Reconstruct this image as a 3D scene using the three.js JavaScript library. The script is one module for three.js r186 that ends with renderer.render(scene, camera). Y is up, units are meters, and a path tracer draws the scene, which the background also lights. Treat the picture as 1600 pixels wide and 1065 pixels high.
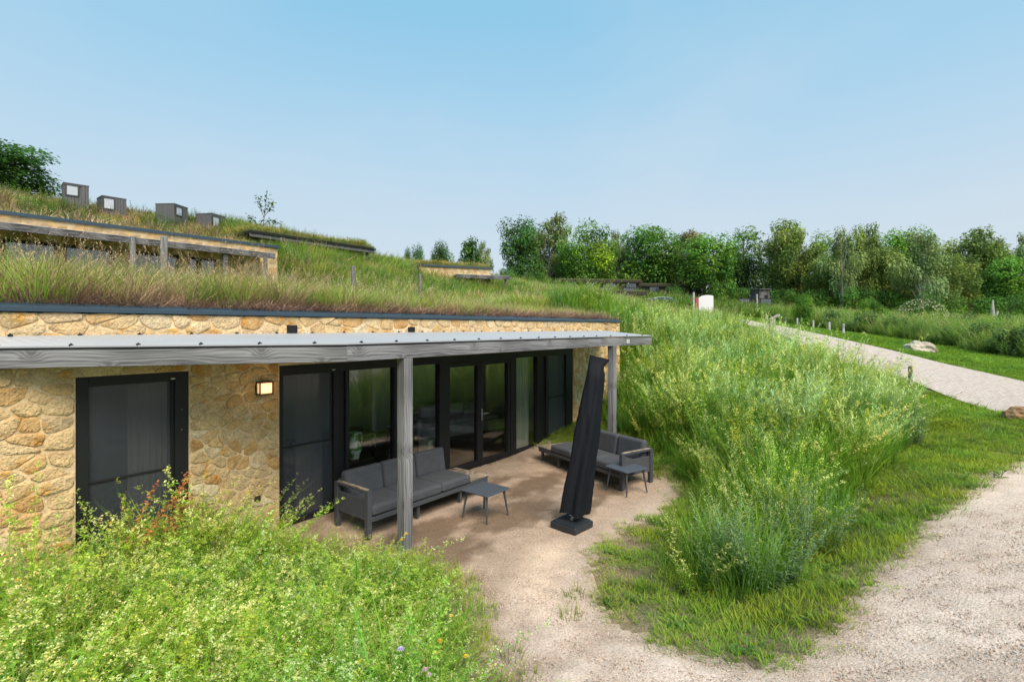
import * as THREE from 'three';
import { mergeGeometries } from 'three/addons/utils/BufferGeometryUtils.js';
import { RoundedBoxGeometry } from 'three/addons/geometries/RoundedBoxGeometry.js';
import { createNoise2D } from 'simplex-noise';

// ---------------------------------------------------------------- camera, sky, sun, exposure
const scene = new THREE.Scene();
const EYE = 2.85, FOCAL = 800;
const camera = new THREE.PerspectiveCamera(2 * Math.atan(532.5 / FOCAL) * 180 / Math.PI, 1600 / 1065, 0.1, 2500);
camera.position.set(0, EYE, 0);
camera.lookAt(0, EYE, -10);
camera.setViewOffset(1600, 1065, 0, 20.5, 1600, 1065);   // level camera, lens shifted a little downwards
const EXPOSURE = 2.5;

function rngOf(a) { return () => { a |= 0; a = a + 0x6D2B79F5 | 0; let t = Math.imul(a ^ a >>> 15, 1 | a); t = t + Math.imul(t ^ t >>> 7, 61 | t) ^ t; return ((t ^ t >>> 14) >>> 0) / 4294967296; }; }
const noise2 = createNoise2D(rngOf(11)), noiseB = createNoise2D(rngOf(29)), noiseC = createNoise2D(rngOf(47));
const fbm = (x, y, o = 4) => { let v = 0, a = 0.5, f = 1; for (let i = 0; i < o; i++) { v += a * noise2(x * f, y * f); f *= 2.03; a *= 0.5; } return v; };
const clamp = (v, a = 0, b = 1) => Math.min(b, Math.max(a, v));
const sstep = (a, b, v) => { const t = clamp((v - a) / (b - a)); return t * t * (3 - 2 * t); };
const lerp = (a, b, t) => a + (b - a) * t;
const mix3 = (a, b, t) => [lerp(a[0], b[0], t), lerp(a[1], b[1], t), lerp(a[2], b[2], t)];

{ // the sky: pale haze at the horizon, clear light blue above, a thin veil of cloud
  const w = 1024, h = 512, data = new Float32Array(w * h * 4);
  const stops = [[0, [0.68, 0.77, 0.825]], [0.12, [0.635, 0.75, 0.835]], [0.22, [0.56, 0.715, 0.85]], [0.32, [0.465, 0.68, 0.855]], [0.42, [0.37, 0.635, 0.845]], [0.52, [0.29, 0.59, 0.82]], [0.62, [0.28, 0.575, 0.80]], [1, [0.30, 0.57, 0.79]]];
  for (let j = 0; j < h; j++) for (let i = 0; i < w; i++) {
    const el = ((j + 0.5) / h - 0.5) * Math.PI, az = ((i + 0.5) / w - 0.5) * 2 * Math.PI, y = Math.sin(el), c = Math.cos(el);
    let col;
    if (y < 0) col = mix3([0.68, 0.77, 0.825], [0.18, 0.2, 0.14], sstep(0, 0.12, -y));
    else {
      let k = 0; while (k < stops.length - 2 && y > stops[k + 1][0]) k++;
      col = mix3(stops[k][1], stops[k + 1][1], clamp((y - stops[k][0]) / (stops[k + 1][0] - stops[k][0])));
      const px = Math.cos(az) * c / (y + 0.25), pz = Math.sin(az) * c / (y + 0.25);
      const veil = sstep(-0.25, 0.7, fbm(px * 0.7 + 3, pz * 0.7, 5)) * 0.22 * sstep(0.02, 0.12, y);
      col = mix3(col, [0.70, 0.76, 0.83], veil);
      const low = sstep(-0.1, 0.6, fbm(az * 3, y * 22, 4)) * 0.12 * (1 - sstep(0.1, 0.3, y));
      col = mix3(col, [0.55, 0.655, 0.755], low * 1.5);
    }
    const o = (j * w + i) * 4;
    for (let q = 0; q < 3; q++) data[o + q] = col[q] / EXPOSURE;
    data[o + 3] = 1;
  }
  const t = new THREE.DataTexture(data, w, h, THREE.RGBAFormat, THREE.FloatType);
  t.mapping = THREE.EquirectangularReflectionMapping; t.magFilter = THREE.LinearFilter; t.minFilter = THREE.LinearFilter; t.needsUpdate = true;
  scene.background = t; scene.environment = t;
}
const sun = new THREE.DirectionalLight(0xffeed8, 2.0);
sun.position.set(14, 40, 18); sun.target.position.set(0, 0, -12);
sun.castShadow = true; sun.shadow.radius = 75; sun.shadow.mapSize.set(2048, 2048);
Object.assign(sun.shadow.camera, { left: -60, right: 60, top: 60, bottom: -60, near: 1, far: 160 });
scene.add(sun, sun.target);

// ---------------------------------------------------------------- small helpers
const V = (x, y, z) => new THREE.Vector3(x, y, z);
const used = new Map();
function numbered(name) { const n = used.get(name) ?? 0; used.set(name, n + 1); return n ? name + '_' + String(n).padStart(3, '0') : name; }
function shade(o) { o.traverse((m) => { if (m.isMesh) { m.castShadow = true; m.receiveShadow = true; } }); return o; }
function tag(o, label, category, group, kind) {
  if (label) o.userData.label = label;
  if (category) o.userData.category = category;
  if (group) o.userData.group = group;
  if (kind) o.userData.kind = kind;
  return o;
}
function thing(name, label, category, pos = [0, 0, 0], turn = 0, group) {
  const o = new THREE.Group(); o.name = numbered(name); o.position.set(...pos); o.rotation.y = turn; scene.add(o);
  return tag(o, label, category, group);
}
function part(name, geo, mat, parent, label) {
  const g = Array.isArray(geo) ? (geo.length > 1 ? mergeGeometries(geo.map((q) => { const r = q.index ? q.toNonIndexed() : q; for (const k of Object.keys(r.attributes)) if (!['position', 'normal', 'uv'].includes(k)) r.deleteAttribute(k); return r; })) : geo[0]) : geo;
  const m = new THREE.Mesh(g, mat); m.name = name; if (label) m.userData.label = label; m.castShadow = m.receiveShadow = true; parent.add(m); return m;
}
function solo(name, geo, mat, label, category, group, kind) { const m = part(numbered(name), geo, mat, scene); return tag(m, label, category, group, kind); }
function copyOf(src, name, label) { const c = src.clone(); c.name = numbered(name); scene.add(c); if (label) c.userData.label = label; return c; }
// box by its extents, edges rounded by r; uv in metres
function uvMetres(g) {
  const p = g.attributes.position, n = g.attributes.normal, u = new Float32Array(p.count * 2);
  for (let i = 0; i < p.count; i++) {
    const ax = Math.abs(n.getX(i)), ay = Math.abs(n.getY(i)), az = Math.abs(n.getZ(i));
    if (ax >= ay && ax >= az) { u[2 * i] = p.getZ(i); u[2 * i + 1] = p.getY(i); } else if (ay >= az) { u[2 * i] = p.getX(i); u[2 * i + 1] = p.getZ(i); } else { u[2 * i] = p.getX(i); u[2 * i + 1] = p.getY(i); }
  }
  g.setAttribute('uv', new THREE.BufferAttribute(u, 2)); return g;
}
function bx(x0, x1, y0, y1, z0, z1, r = 0.004) {
  const w = x1 - x0, h = y1 - y0, d = z1 - z0;
  const g = r > 0 ? new RoundedBoxGeometry(w, h, d, 1, Math.min(r, w / 2.2, h / 2.2, d / 2.2)) : new THREE.BoxGeometry(w, h, d);
  g.translate((x0 + x1) / 2, (y0 + y1) / 2, (z0 + z1) / 2); return uvMetres(g);
}
function bar(a, b, r0, r1 = r0, seg = 8) { // tapered round bar from a to b
  const d = V(...b).sub(V(...a)), g = new THREE.CylinderGeometry(r1, r0, d.length(), seg, 1);
  g.translate(0, d.length() / 2, 0); g.applyQuaternion(new THREE.Quaternion().setFromUnitVectors(V(0, 1, 0), d.clone().normalize())); g.translate(...a); return g;
}
function extrudeX(profile, x0, x1) { // profile [[z,y]...] closed, swept along x
  const s = new THREE.Shape(profile.map(([z, y]) => new THREE.Vector2(-z, y)));
  const g = new THREE.ExtrudeGeometry(s, { depth: x1 - x0, bevelEnabled: false });
  g.rotateY(Math.PI / 2); g.translate(x0, 0, 0); return uvMetres(g);
}

// ---------------------------------------------------------------- computed textures (tileable value noise)
function lattice(seed) { const r = rngOf(seed), t = new Float32Array(4096); for (let i = 0; i < 4096; i++) t[i] = r(); return t; }
const LAT = lattice(5);
function vnoise(x, y, px, py) {
  const xi = Math.floor(x), yi = Math.floor(y), fx = x - xi, fy = y - yi, sx = fx * fx * (3 - 2 * fx), sy = fy * fy * (3 - 2 * fy);
  const g = (a, b) => LAT[((((a % px) + px) % px) * 57 + (((b % py) + py) % py) * 131 + px * 7) & 4095];
  return lerp(lerp(g(xi, yi), g(xi + 1, yi), sx), lerp(g(xi, yi + 1), g(xi + 1, yi + 1), sx), sy);
}
function vfbm(u, v, n, oct = 4, ny = n) { let s = 0, a = 0.5, t = 0; for (let o = 0; o < oct; o++) { s += a * vnoise(u * n, v * ny, n, ny); t += a; a *= 0.55; n *= 2; ny *= 2; } return s / t; }
const enc = (v) => Math.round(255 * clamp(v <= 0.0031308 ? v * 12.92 : 1.055 * Math.pow(v, 1 / 2.4) - 0.055));
function tex(w, h, fn, srgb = true) {
  const d = new Uint8Array(w * h * 4);
  for (let j = 0; j < h; j++) for (let i = 0; i < w; i++) {
    const c = fn(i / w, j / h), o = (j * w + i) * 4;
    for (let q = 0; q < 3; q++) { const v = typeof c === 'number' ? c : c[q]; d[o + q] = srgb ? enc(v) : Math.round(255 * clamp(v)); }
    d[o + 3] = 255;
  }
  const t = new THREE.DataTexture(d, w, h); t.wrapS = t.wrapT = THREE.RepeatWrapping; t.magFilter = THREE.LinearFilter; t.minFilter = THREE.LinearMipmapLinearFilter; t.generateMipmaps = true;
  if (srgb) t.colorSpace = THREE.SRGBColorSpace; t.needsUpdate = true; return t;
}
const rep = (t, x, y = x) => { const c = t.clone(); c.repeat.set(x, y); c.needsUpdate = true; return c; };
const std = (color, roughness, extra = {}) => { const m = new THREE.MeshStandardMaterial({ roughness, ...extra }); m.color.setRGB(...color); return m; };

// weathered wood: u runs along the grain (1 tile = 2 m x 0.25 m)
const woodFn = (u, v) => {
  const warp = vfbm(u, v, 3, 3, 2) * 1.6;
  let k = 0; for (const [ku, kv, r] of [[0.13, 0.6, 0.02], [0.47, 0.3, 0.024], [0.78, 0.7, 0.018]]) { const du = (u - ku) * 8, dv = v - kv; k += Math.exp(-(du * du * 3 + dv * dv * 8) / (r * 14)); }
  const ring = Math.sin((v * 7 + warp * 2.2 + k * 2.4) * Math.PI * 2);
  return [ring, k, vfbm(u, v, 6, 4, 64), vfbm(u, v, 2, 3, 2)];
};
const woodTex = tex(1024, 256, (u, v) => { const [r, k, f, m] = woodFn(u, v); const l = 0.185 + 0.05 * r + 0.30 * (f - 0.5) + 0.24 * (m - 0.5) - 0.09 * clamp(k); return [l * 0.96, l * 0.98, l * 1.06]; });
const woodBump = tex(512, 128, (u, v) => { const [r, k, f] = woodFn(u, v); return 0.5 + 0.2 * r + 0.5 * (f - 0.5); }, false);
const woodM = std([1, 1, 1], 0.85, { map: woodTex, bumpMap: woodBump, bumpScale: 0.002 });
const woodDarkM = std([0.62, 0.6, 0.6], 0.85, { map: woodTex, bumpMap: woodBump, bumpScale: 0.002 });
// stone mottling (1 tile = 0.6 m), multiplied by the stone's own colour
const stoneTex = tex(512, 512, (u, v) => { const a = vfbm(u, v, 5, 5), b = vfbm(u + 0.37, v + 0.11, 4, 4), c = vfbm(u, v, 40, 3); const l = 0.46 + 0.7 * a + 0.45 * (c - 0.5); const warm = sstep(0.52, 0.78, b); return [l * 0.98, l * lerp(0.92, 0.70, warm), l * lerp(0.82, 0.32, warm)]; });
const stoneBump = tex(512, 512, (u, v) => 0.6 * vfbm(u, v, 6, 5) + 0.4 * vfbm(u + 0.2, v, 30, 3), false);
const plainBump = tex(256, 256, (u, v) => vfbm(u, v, 24, 4), false);
const fabricTex = tex(512, 512, (u, v) => { const l = 0.72 + 0.22 * (vnoise(u * 170, v * 26, 170, 26) - 0.5) + 0.22 * (vnoise(u * 26 + 9, v * 170, 26, 170) - 0.5) + 0.25 * (vfbm(u, v, 5, 3) - 0.5); return [l, l, l]; });
const fabricBump = tex(512, 512, (u, v) => 0.5 + 0.25 * (Math.sin(u * 160 * Math.PI) * Math.sin(v * 160 * Math.PI)) + 0.4 * (vfbm(u, v, 40, 2) - 0.5), false);

// ---------------------------------------------------------------- the lie of the land
const HO = [-3.241875, -7.125], HU = [0.62182564, -0.78315572], HN = [0.78315572, 0.62182564], TURN = Math.atan2(0.78315572, 0.62182564);
const SP = (s, p) => [HO[0] + HU[0] * s + HN[0] * p, HO[1] + HU[1] * s + HN[1] * p];          // along the front of the house, out from it -> x, z
const toSP = (x, z) => { const a = x - HO[0], b = z - HO[1]; return [a * HU[0] + b * HU[1], a * HN[0] + b * HN[1]]; };
const at = (px, py, d) => [(px - 800) / FOCAL * d, EYE - (py - 512) * d / FOCAL, -d];              // a measured bearing at a given distance -> x, y, z
const heights = [];
{
  const P = (x, z, y) => heights.push([x, z, y]), S = (s, p, y) => P(...SP(s, p), y), A = (px, py, d) => { const q = at(px, py, d); P(q[0], q[2], q[1]); };
  for (const s of [-6, -4, -2, 0, 2, 4]) for (const p of [0.2, 1.8]) S(s, p, 0);
  S(5.5, .3, 0); S(5.6, 2, 0); S(5.2, 3.3, 0); S(3, 3.4, 0); S(1.5, 3.2, 0); S(0, 2.9, .03); S(-2, 2.9, .12); S(-4, 3, .2);
  for (const a of [[0, 0, 1.2], [-2, -2, .55], [-3, -3, .25], [-1, -3.4, .2], [1, -2.5, .55], [3, -2.9, .8], [3, 1, 1.2], [-4, 0, 1], [-6, -3, .5]]) P(...a);
  for (const a of [[.24, -3.77, .24], [.95, -3.7, .3], [1.79, -3.55, .4], [2.65, -3.25, .6], [1.02, -4.7, .1], [1, -6.1, .02], [0, -5.8, .04], [2.5, -4, .4], [3.94, -5.26, .5], [8.2, -8.2, .8], [4.9, -4.85, .8], [10.4, -10.9, 1], [9.7, -11.3, 1.05], [10.2, -13.1, 1.22]]) P(...a);
  S(5.6, 3.75, .05); S(6.5, 3.6, .3); S(7, 2.6, .35); S(8.3, 1.5, .45); S(9.5, .6, .8); S(10.9, .3, 1.4); S(11, -1.5, 2.2); S(10.9, -3, 2.85); S(10.5, -6.2, 3.3);
  for (const s of [-6, -3, 0, 3, 6, 8.5]) { S(s, -6.2, 3.3); S(s, -9, 3.25); }
  for (const s of [-8, -4, -1, 2, 4.5]) { S(s, -12.2, 3.1); S(s, -16.5, 6.25); }
  for (const a of [[4, -6.5, .3], [5, -8, .6], [6, -10, .85], [5, -12, 1], [7, -14, 1.4], [6, -17, 2.1], [8, -18, 1.95], [5, -22, 3.1], [8.5, -12, 1.1]]) P(...a);
  for (const a of [[10.5, -10.5, 1.1], [10.5, -13.6, 1.35], [10.2, -15.2, 1.6], [9.6, -18.5, 2.5], [14.8, -14.8, 1.28], [14.9, -17.5, 1.58], [14.1, -19.5, 2.05], [13.75, -22, 2.41], [13.3, -25, 2.88], [9.9, -22, 3], [11.8, -30, 3.5], [13, -8, 1], [20, -5, 1]]) P(...a);
  for (const a of [[17, -17, 1.5], [17.4, -22, 1.83], [21, -18, 1.5], [25, -25, 2], [30, -30, 2.2], [25, -38, 2.9], [40, -40, 2.3], [40, -15, 1.2], [16.84, -26, 2.52], [17.35, -28, 2.64], [17.3, -31, 2.85]]) P(...a);
  for (const a of [[470, 427, 21], [560, 420, 25], [520, 420, 23], [700, 450, 28], [760, 444, 32], [900, 472, 34], [1000, 491, 29], [1100, 501, 28], [560, 458, 18], [760, 484, 18], [900, 490, 17.5], [660, 468, 18], [420, 462, 15]]) A(...a);
  for (const a of [[0, 312, 22], [120, 330, 22.5], [250, 347, 24], [380, 362, 26], [0, 326, 17.5], [200, 356, 18], [-300, 255, 22], [-250, 240, 30], [0, 312, 31], [130, 334, 31], [260, 354, 31], [390, 375, 33], [0, 325, 40], [300, 372, 45]]) A(...a);
  for (const a of [[800, 442, 60], [1000, 462, 58], [1200, 480, 55], [1400, 494, 48], [1600, 512, 44], [560, 425, 50]]) A(...a);
  for (const a of [[0, -120, 6], [60, -110, 4], [-60, -100, 8], [90, -50, 2], [-50, -20, 8.5], [-30, 10, 2], [60, 10, 1], [0, 40, 1]]) P(...a);
}
const tps = (() => { // thin-plate surface through those spot heights
  const n = heights.length, A = [], phi = (r) => r < 1e-12 ? 0 : 0.5 * r * Math.log(r);
  for (let i = 0; i < n + 3; i++) A.push(new Float64Array(n + 4));
  for (let i = 0; i < n; i++) {
    for (let j = 0; j < n; j++) A[i][j] = phi((heights[i][0] - heights[j][0]) ** 2 + (heights[i][1] - heights[j][1]) ** 2) + (i === j ? 0.05 : 0);
    A[i][n] = A[n][i] = 1; A[i][n + 1] = A[n + 1][i] = heights[i][0]; A[i][n + 2] = A[n + 2][i] = heights[i][1]; A[i][n + 3] = heights[i][2];
  }
  for (let k = 0; k < n + 3; k++) {
    let m = k; for (let i = k + 1; i < n + 3; i++) if (Math.abs(A[i][k]) > Math.abs(A[m][k])) m = i;
    [A[k], A[m]] = [A[m], A[k]];
    for (let i = k + 1; i < n + 3; i++) { const f = A[i][k] / A[k][k]; if (f) for (let j = k; j <= n + 3; j++) A[i][j] -= f * A[k][j]; }
  }
  const W = new Float64Array(n + 3);
  for (let i = n + 2; i >= 0; i--) { let v = A[i][n + 3]; for (let j = i + 1; j < n + 3; j++) v -= A[i][j] * W[j]; W[i] = v / A[i][i]; }
  const hx = Float64Array.from(heights, (h) => h[0]), hz = Float64Array.from(heights, (h) => h[1]);
  return (x, z) => {
    const r = Math.hypot(x, z); if (r > 130) { x *= 130 / r; z *= 130 / r; }
    let v = W[n] + W[n + 1] * x + W[n + 2] * z; for (let i = 0; i < n; i++) { const a = x - hx[i], b = z - hz[i]; v += W[i] * phi(a * a + b * b); } return v;
  };
})();
const inHouse = (x, z) => { const [s, p] = toSP(x, z); return s > -7 && s < 10.3 && p < -0.12 && p > -6; };
const H = (x, z) => inHouse(x, z) ? -0.25 : tps(x, z);
const roofY = (s, p) => lerp(3.09, tps(...SP(s, -6.3)), sstep(0.2, 1, -p / 6.3)) + 0.03 * noise2(s * 2, p * 2);

// outlines on the ground (x, z)
const GRAVEL = [SP(-.6, -.02), SP(6.6, -.02), [2.2, -10.7], [2.64, -10.05], [3.04, -9.26], [2.87, -8.64], [2.47, -7.92], [1.75, -7.36], [1.2, -6.83], [.98, -6.15], [.88, -5.35], [.97, -4.69], [1.37, -4.21], [1.62, -3.86], [1.85, -3.7], [2.1, -3.82], [2.54, -4.06], [3.03, -4.58], [3.94, -5.26], [5.13, -6.12], [6.33, -6.94], [8.21, -8.21], [10.2, -9.3], [13, -9.2], [15, 4], [1.1, 4], [.5, -1.5], [.2, -2.6], [-.12, -3.6], [-.32, -4.6], [-.55, -5.5], [-.9, -6.05], [-1.5, -6.2], [-2.3, -6.45], [-2.9, -6.7]];
const MEADOW = [[2.8, -11.2], [2.9, -10.32], [3.17, -8.92], [2.85, -7.84], [2.2, -6.75], [1.72, -5.85], [1.7, -5.15], [1.98, -4.83], [2.38, -4.8], [2.93, -5.12], [3.5, -5.68], [4.5, -6.6], [5.5, -7.4], [6.9, -8.7], [8.1, -10.1], [8.9, -11.4], [9.1, -12.4], [9.2, -13.6], [9.2, -15.4], [9.1, -18.4], [9.3, -22], [10.5, -28], [11, -34], [-40, -60], [-60, -30], SP(-10, -6.3), SP(10.5, -6.3), SP(10.5, .1), SP(8.6, .1)];
const ROAD_L = [[9.6, -6], [10.1, -8.6], [10.46, -10.46], [10.7, -12.3], [10.75, -14.0], [10.45, -15.6], [10.1, -17], [9.85, -18.6], [9.9, -22], [10.4, -26], [11.2, -32], [11.6, -38]];
const ROAD_R = [[13.8, -6], [14.2, -10], [14.5, -12.5], [14.79, -14.79], [14.9, -16.3], [14.87, -17.5], [14.5, -18.9], [14.1, -20], [13.5, -23.5], [13.6, -27], [14, -32], [14.2, -38]];
function outline(poly) { // signed distance, negative inside
  const n = poly.length, xs = poly.map((q) => q[0]), zs = poly.map((q) => q[1]), x0 = Math.min(...xs), x1 = Math.max(...xs), z0 = Math.min(...zs), z1 = Math.max(...zs);
  return (x, z) => {
    const far = Math.max(x0 - x, x - x1, z0 - z, z - z1); if (far > 3) return far;
    let d = 1e9, inside = false;
    for (let i = 0, j = n - 1; i < n; j = i++) {
      const ax = xs[i], az = zs[i], bx_ = xs[j], bz = zs[j], ex = bx_ - ax, ez = bz - az, t = clamp(((x - ax) * ex + (z - az) * ez) / (ex * ex + ez * ez)), dx = x - ax - ex * t, dz = z - az - ez * t;
      d = Math.min(d, dx * dx + dz * dz);
      if ((az > z) !== (bz > z) && x < (bx_ - ax) * (z - az) / (bz - az) + ax) inside = !inside;
    }
    return inside ? -Math.sqrt(d) : Math.sqrt(d);
  };
}
const gravelD = outline(GRAVEL), meadowD = outline(MEADOW), roadD = outline([...ROAD_L, ...[...ROAD_R].reverse()]);
const ragged = (x, z) => 0.10 * noiseB(x * 1.7, z * 1.7) + 0.06 * noiseB(x * 6, z * 6);
const isGravel = (x, z) => gravelD(x, z) + ragged(x, z) < 0;

// materials of the ground
const gravelTex = tex(1024, 1024, (u, v) => {
  const a = vnoise(u * 150, v * 150, 150, 150), b = vnoise(u * 260 + 3.3, v * 260, 260, 260), c = vfbm(u, v, 9, 4), l = 0.36 + 0.24 * a + 0.22 * b + 0.22 * (c - 0.5) - 0.18 * sstep(0.76, 0.95, vnoise(u * 120 + 7, v * 120 + 5, 120, 120)), w = vnoise(u * 110 + 1, v * 110, 110, 110);
  return [l * 1.02, l * lerp(0.95, 1, w), l * lerp(0.9, 1, w)];
});
const gravelBump = tex(1024, 1024, (u, v) => 0.6 * vnoise(u * 150, v * 150, 150, 150) + 0.4 * vnoise(u * 260 + 3.3, v * 260, 260, 260), false);
const gravelM = std([1, 1, 1], 0.95, { map: rep(gravelTex, 0.55), bumpMap: rep(gravelBump, 0.55), bumpScale: 0.006, vertexColors: true });
const soilTex = tex(512, 512, (u, v) => { const l = 0.35 + 0.5 * vfbm(u, v, 12, 5) + 0.3 * (vfbm(u, v, 90, 2) - 0.5); return [l, l, l]; });
const soilM = std([1, 1, 1], 1, { map: rep(soilTex, 0.7), bumpMap: rep(gravelBump, 0.5), bumpScale: 0.02, vertexColors: true });
function gravelColor(x, z) { // pale pinkish chippings, browner in trodden and damp patches
  const [s, p] = toSP(x, z);
  let c = [0.54, 0.455, 0.39];
  const n = fbm(x * 0.55 + 4, z * 0.55, 4), f = fbm(x * 2.3, z * 2.3 + 8, 3);
  c = mix3(c, [0.63, 0.535, 0.465], sstep(0.0, 0.5, n) * 0.8);
  c = mix3(c, [0.45, 0.355, 0.285], sstep(0.05, 0.6, -n + 0.4 * f) * 0.6);
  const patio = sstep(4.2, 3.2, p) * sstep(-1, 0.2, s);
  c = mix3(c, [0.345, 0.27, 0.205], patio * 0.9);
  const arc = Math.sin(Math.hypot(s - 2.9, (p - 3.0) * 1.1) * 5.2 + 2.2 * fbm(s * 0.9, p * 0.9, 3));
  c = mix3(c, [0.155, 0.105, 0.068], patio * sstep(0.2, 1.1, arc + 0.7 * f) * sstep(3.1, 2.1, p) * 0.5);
  let damp = 0; for (const [a, b, ra, rb] of [[2.6, 2.15, .95, .5], [4.1, 1.45, 1.25, .42], [1.2, 1.55, 1.1, .45], [.9, 2.25, .9, .5], [3.4, 2.75, .8, .3], [5.6, 1.6, .6, .7], [2.9, .75, 1.4, .25], [4.6, 2.6, .7, .35], [-.2, 1.2, .9, .9]]) damp = Math.max(damp, sstep(1.15, .55, Math.hypot((s - a) / ra, (p - b) / rb) + .55 * fbm(s * 2.2, p * 2.2, 4)));
  c = mix3(c, [0.15, 0.105, 0.068], damp * 0.92);
  c = mix3(c, [0.60, 0.48, 0.375], sstep(0.5, 0.0, Math.abs(x - 0.42 + 0.12 * Math.sin(z * 2))) * sstep(-7.0, -6.5, z) * sstep(-4.6, -5.4, z) * 0.8);
  const left = sstep(-0.75, 0.15, gravelD(x, z) + 0.35 * f) * sstep(1.1, 0.2, x) * sstep(-6.6, -5.6, z);
  c = mix3(c, [0.22, 0.155, 0.115], left * 0.85);
  c = mix3(c, [0.30, 0.235, 0.165], sstep(-0.28, 0.05, gravelD(x, z) + 0.15 * f) * 0.75);
  return c.map((q) => q / 0.52);
}
function soilColor(x, z) {
  const [s, p] = toSP(x, z), n = fbm(x * 0.8, z * 0.8, 4), d = Math.hypot(x, z);
  let c = mix3([0.075, 0.105, 0.03], [0.16, 0.125, 0.07], sstep(-0.1, 0.5, n));
  c = mix3(c, [0.30, 0.225, 0.14], sstep(0.5, 0.0, gravelD(x, z)) * 0.85);
  const bare = gravelD(x, z) < 1.2 && x < 3 && x > 0.6 && z > -7.6 ? sstep(1.0, 0.1, gravelD(x, z)) * sstep(-0.3, 0.3, n + 0.1) : 0;
  c = mix3(c, [0.27, 0.20, 0.13], bare * 0.8);
  if (d > 14) c = mix3(c, [0.11, 0.16, 0.045], sstep(14, 24, d) * 0.8);
  return c.map((q) => q / 0.6);
}
{ // one ground sheet: a fine middle part, a coarse rest to the horizon; gravelled cells are a mesh of their own
  const xs = [], zs = [];
  const axis = (out, from, to, step) => { for (let v = from; v < to - 1e-6; v += step) out.push(v); };
  axis(xs, -400, -120, 40); axis(xs, -120, -40, 8); axis(xs, -40, -7, 1.5); axis(xs, -7, -3.2, 0.2); axis(xs, -3.2, 5, 0.07); axis(xs, 5, 11, 0.12); axis(xs, 11, 16, 0.4); axis(xs, 16, 50, 1.5); axis(xs, 50, 130, 8); axis(xs, 130, 401, 40);
  axis(zs, -500, -130, 40); axis(zs, -130, -60, 7); axis(zs, -60, -24, 1.5); axis(zs, -24, -12.5, 0.4); axis(zs, -12.5, -8, 0.13); axis(zs, -8, -2.4, 0.07); axis(zs, -2.4, 6, 0.5); axis(zs, 6, 61, 6);
  const nx = xs.length, nz = zs.length, mk = () => ({ p: [], c: [], uv: [], i: [], at: new Map() }), soil = mk(), grav = mk();
  const hs = new Float32Array(nx * nz); for (let j = 0; j < nz; j++) for (let i = 0; i < nx; i++) hs[j * nx + i] = H(xs[i], zs[j]) + ((xs[i] > -6 && xs[i] < 15 && zs[j] > -20) ? 0.008 * noise2(xs[i] * 3, zs[j] * 3) : 0);
  const vert = (m, i, j, color) => {
    const k = j * nx + i; let v = m.at.get(k);
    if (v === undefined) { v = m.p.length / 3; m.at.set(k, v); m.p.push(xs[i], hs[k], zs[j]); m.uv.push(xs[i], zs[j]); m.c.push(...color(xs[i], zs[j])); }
    return v;
  };
  for (let j = 0; j < nz - 1; j++) for (let i = 0; i < nx - 1; i++) {
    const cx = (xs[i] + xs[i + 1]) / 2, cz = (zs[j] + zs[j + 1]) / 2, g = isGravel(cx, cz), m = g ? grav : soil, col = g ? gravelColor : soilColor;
    const a = vert(m, i, j, col), b = vert(m, i + 1, j, col), c = vert(m, i, j + 1, col), d = vert(m, i + 1, j + 1, col);
    m.i.push(a, c, b, b, c, d);
  }
  const geo = (m) => { const g = new THREE.BufferGeometry(); g.setAttribute('position', new THREE.Float32BufferAttribute(m.p, 3)); g.setAttribute('uv', new THREE.Float32BufferAttribute(m.uv, 2)); g.setAttribute('color', new THREE.Float32BufferAttribute(m.c, 3)); g.setIndex(m.i); g.computeVertexNormals(); return g; };
  solo('ground', geo(soil), soilM, 'dark green and brown soil of the meadow slopes', 'ground', null, 'structure');
  solo('gravel_path', geo(grav), gravelM, 'pale pinkish gravel of the terrace and the wide footpath', 'gravel path', null, 'structure');
}
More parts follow.
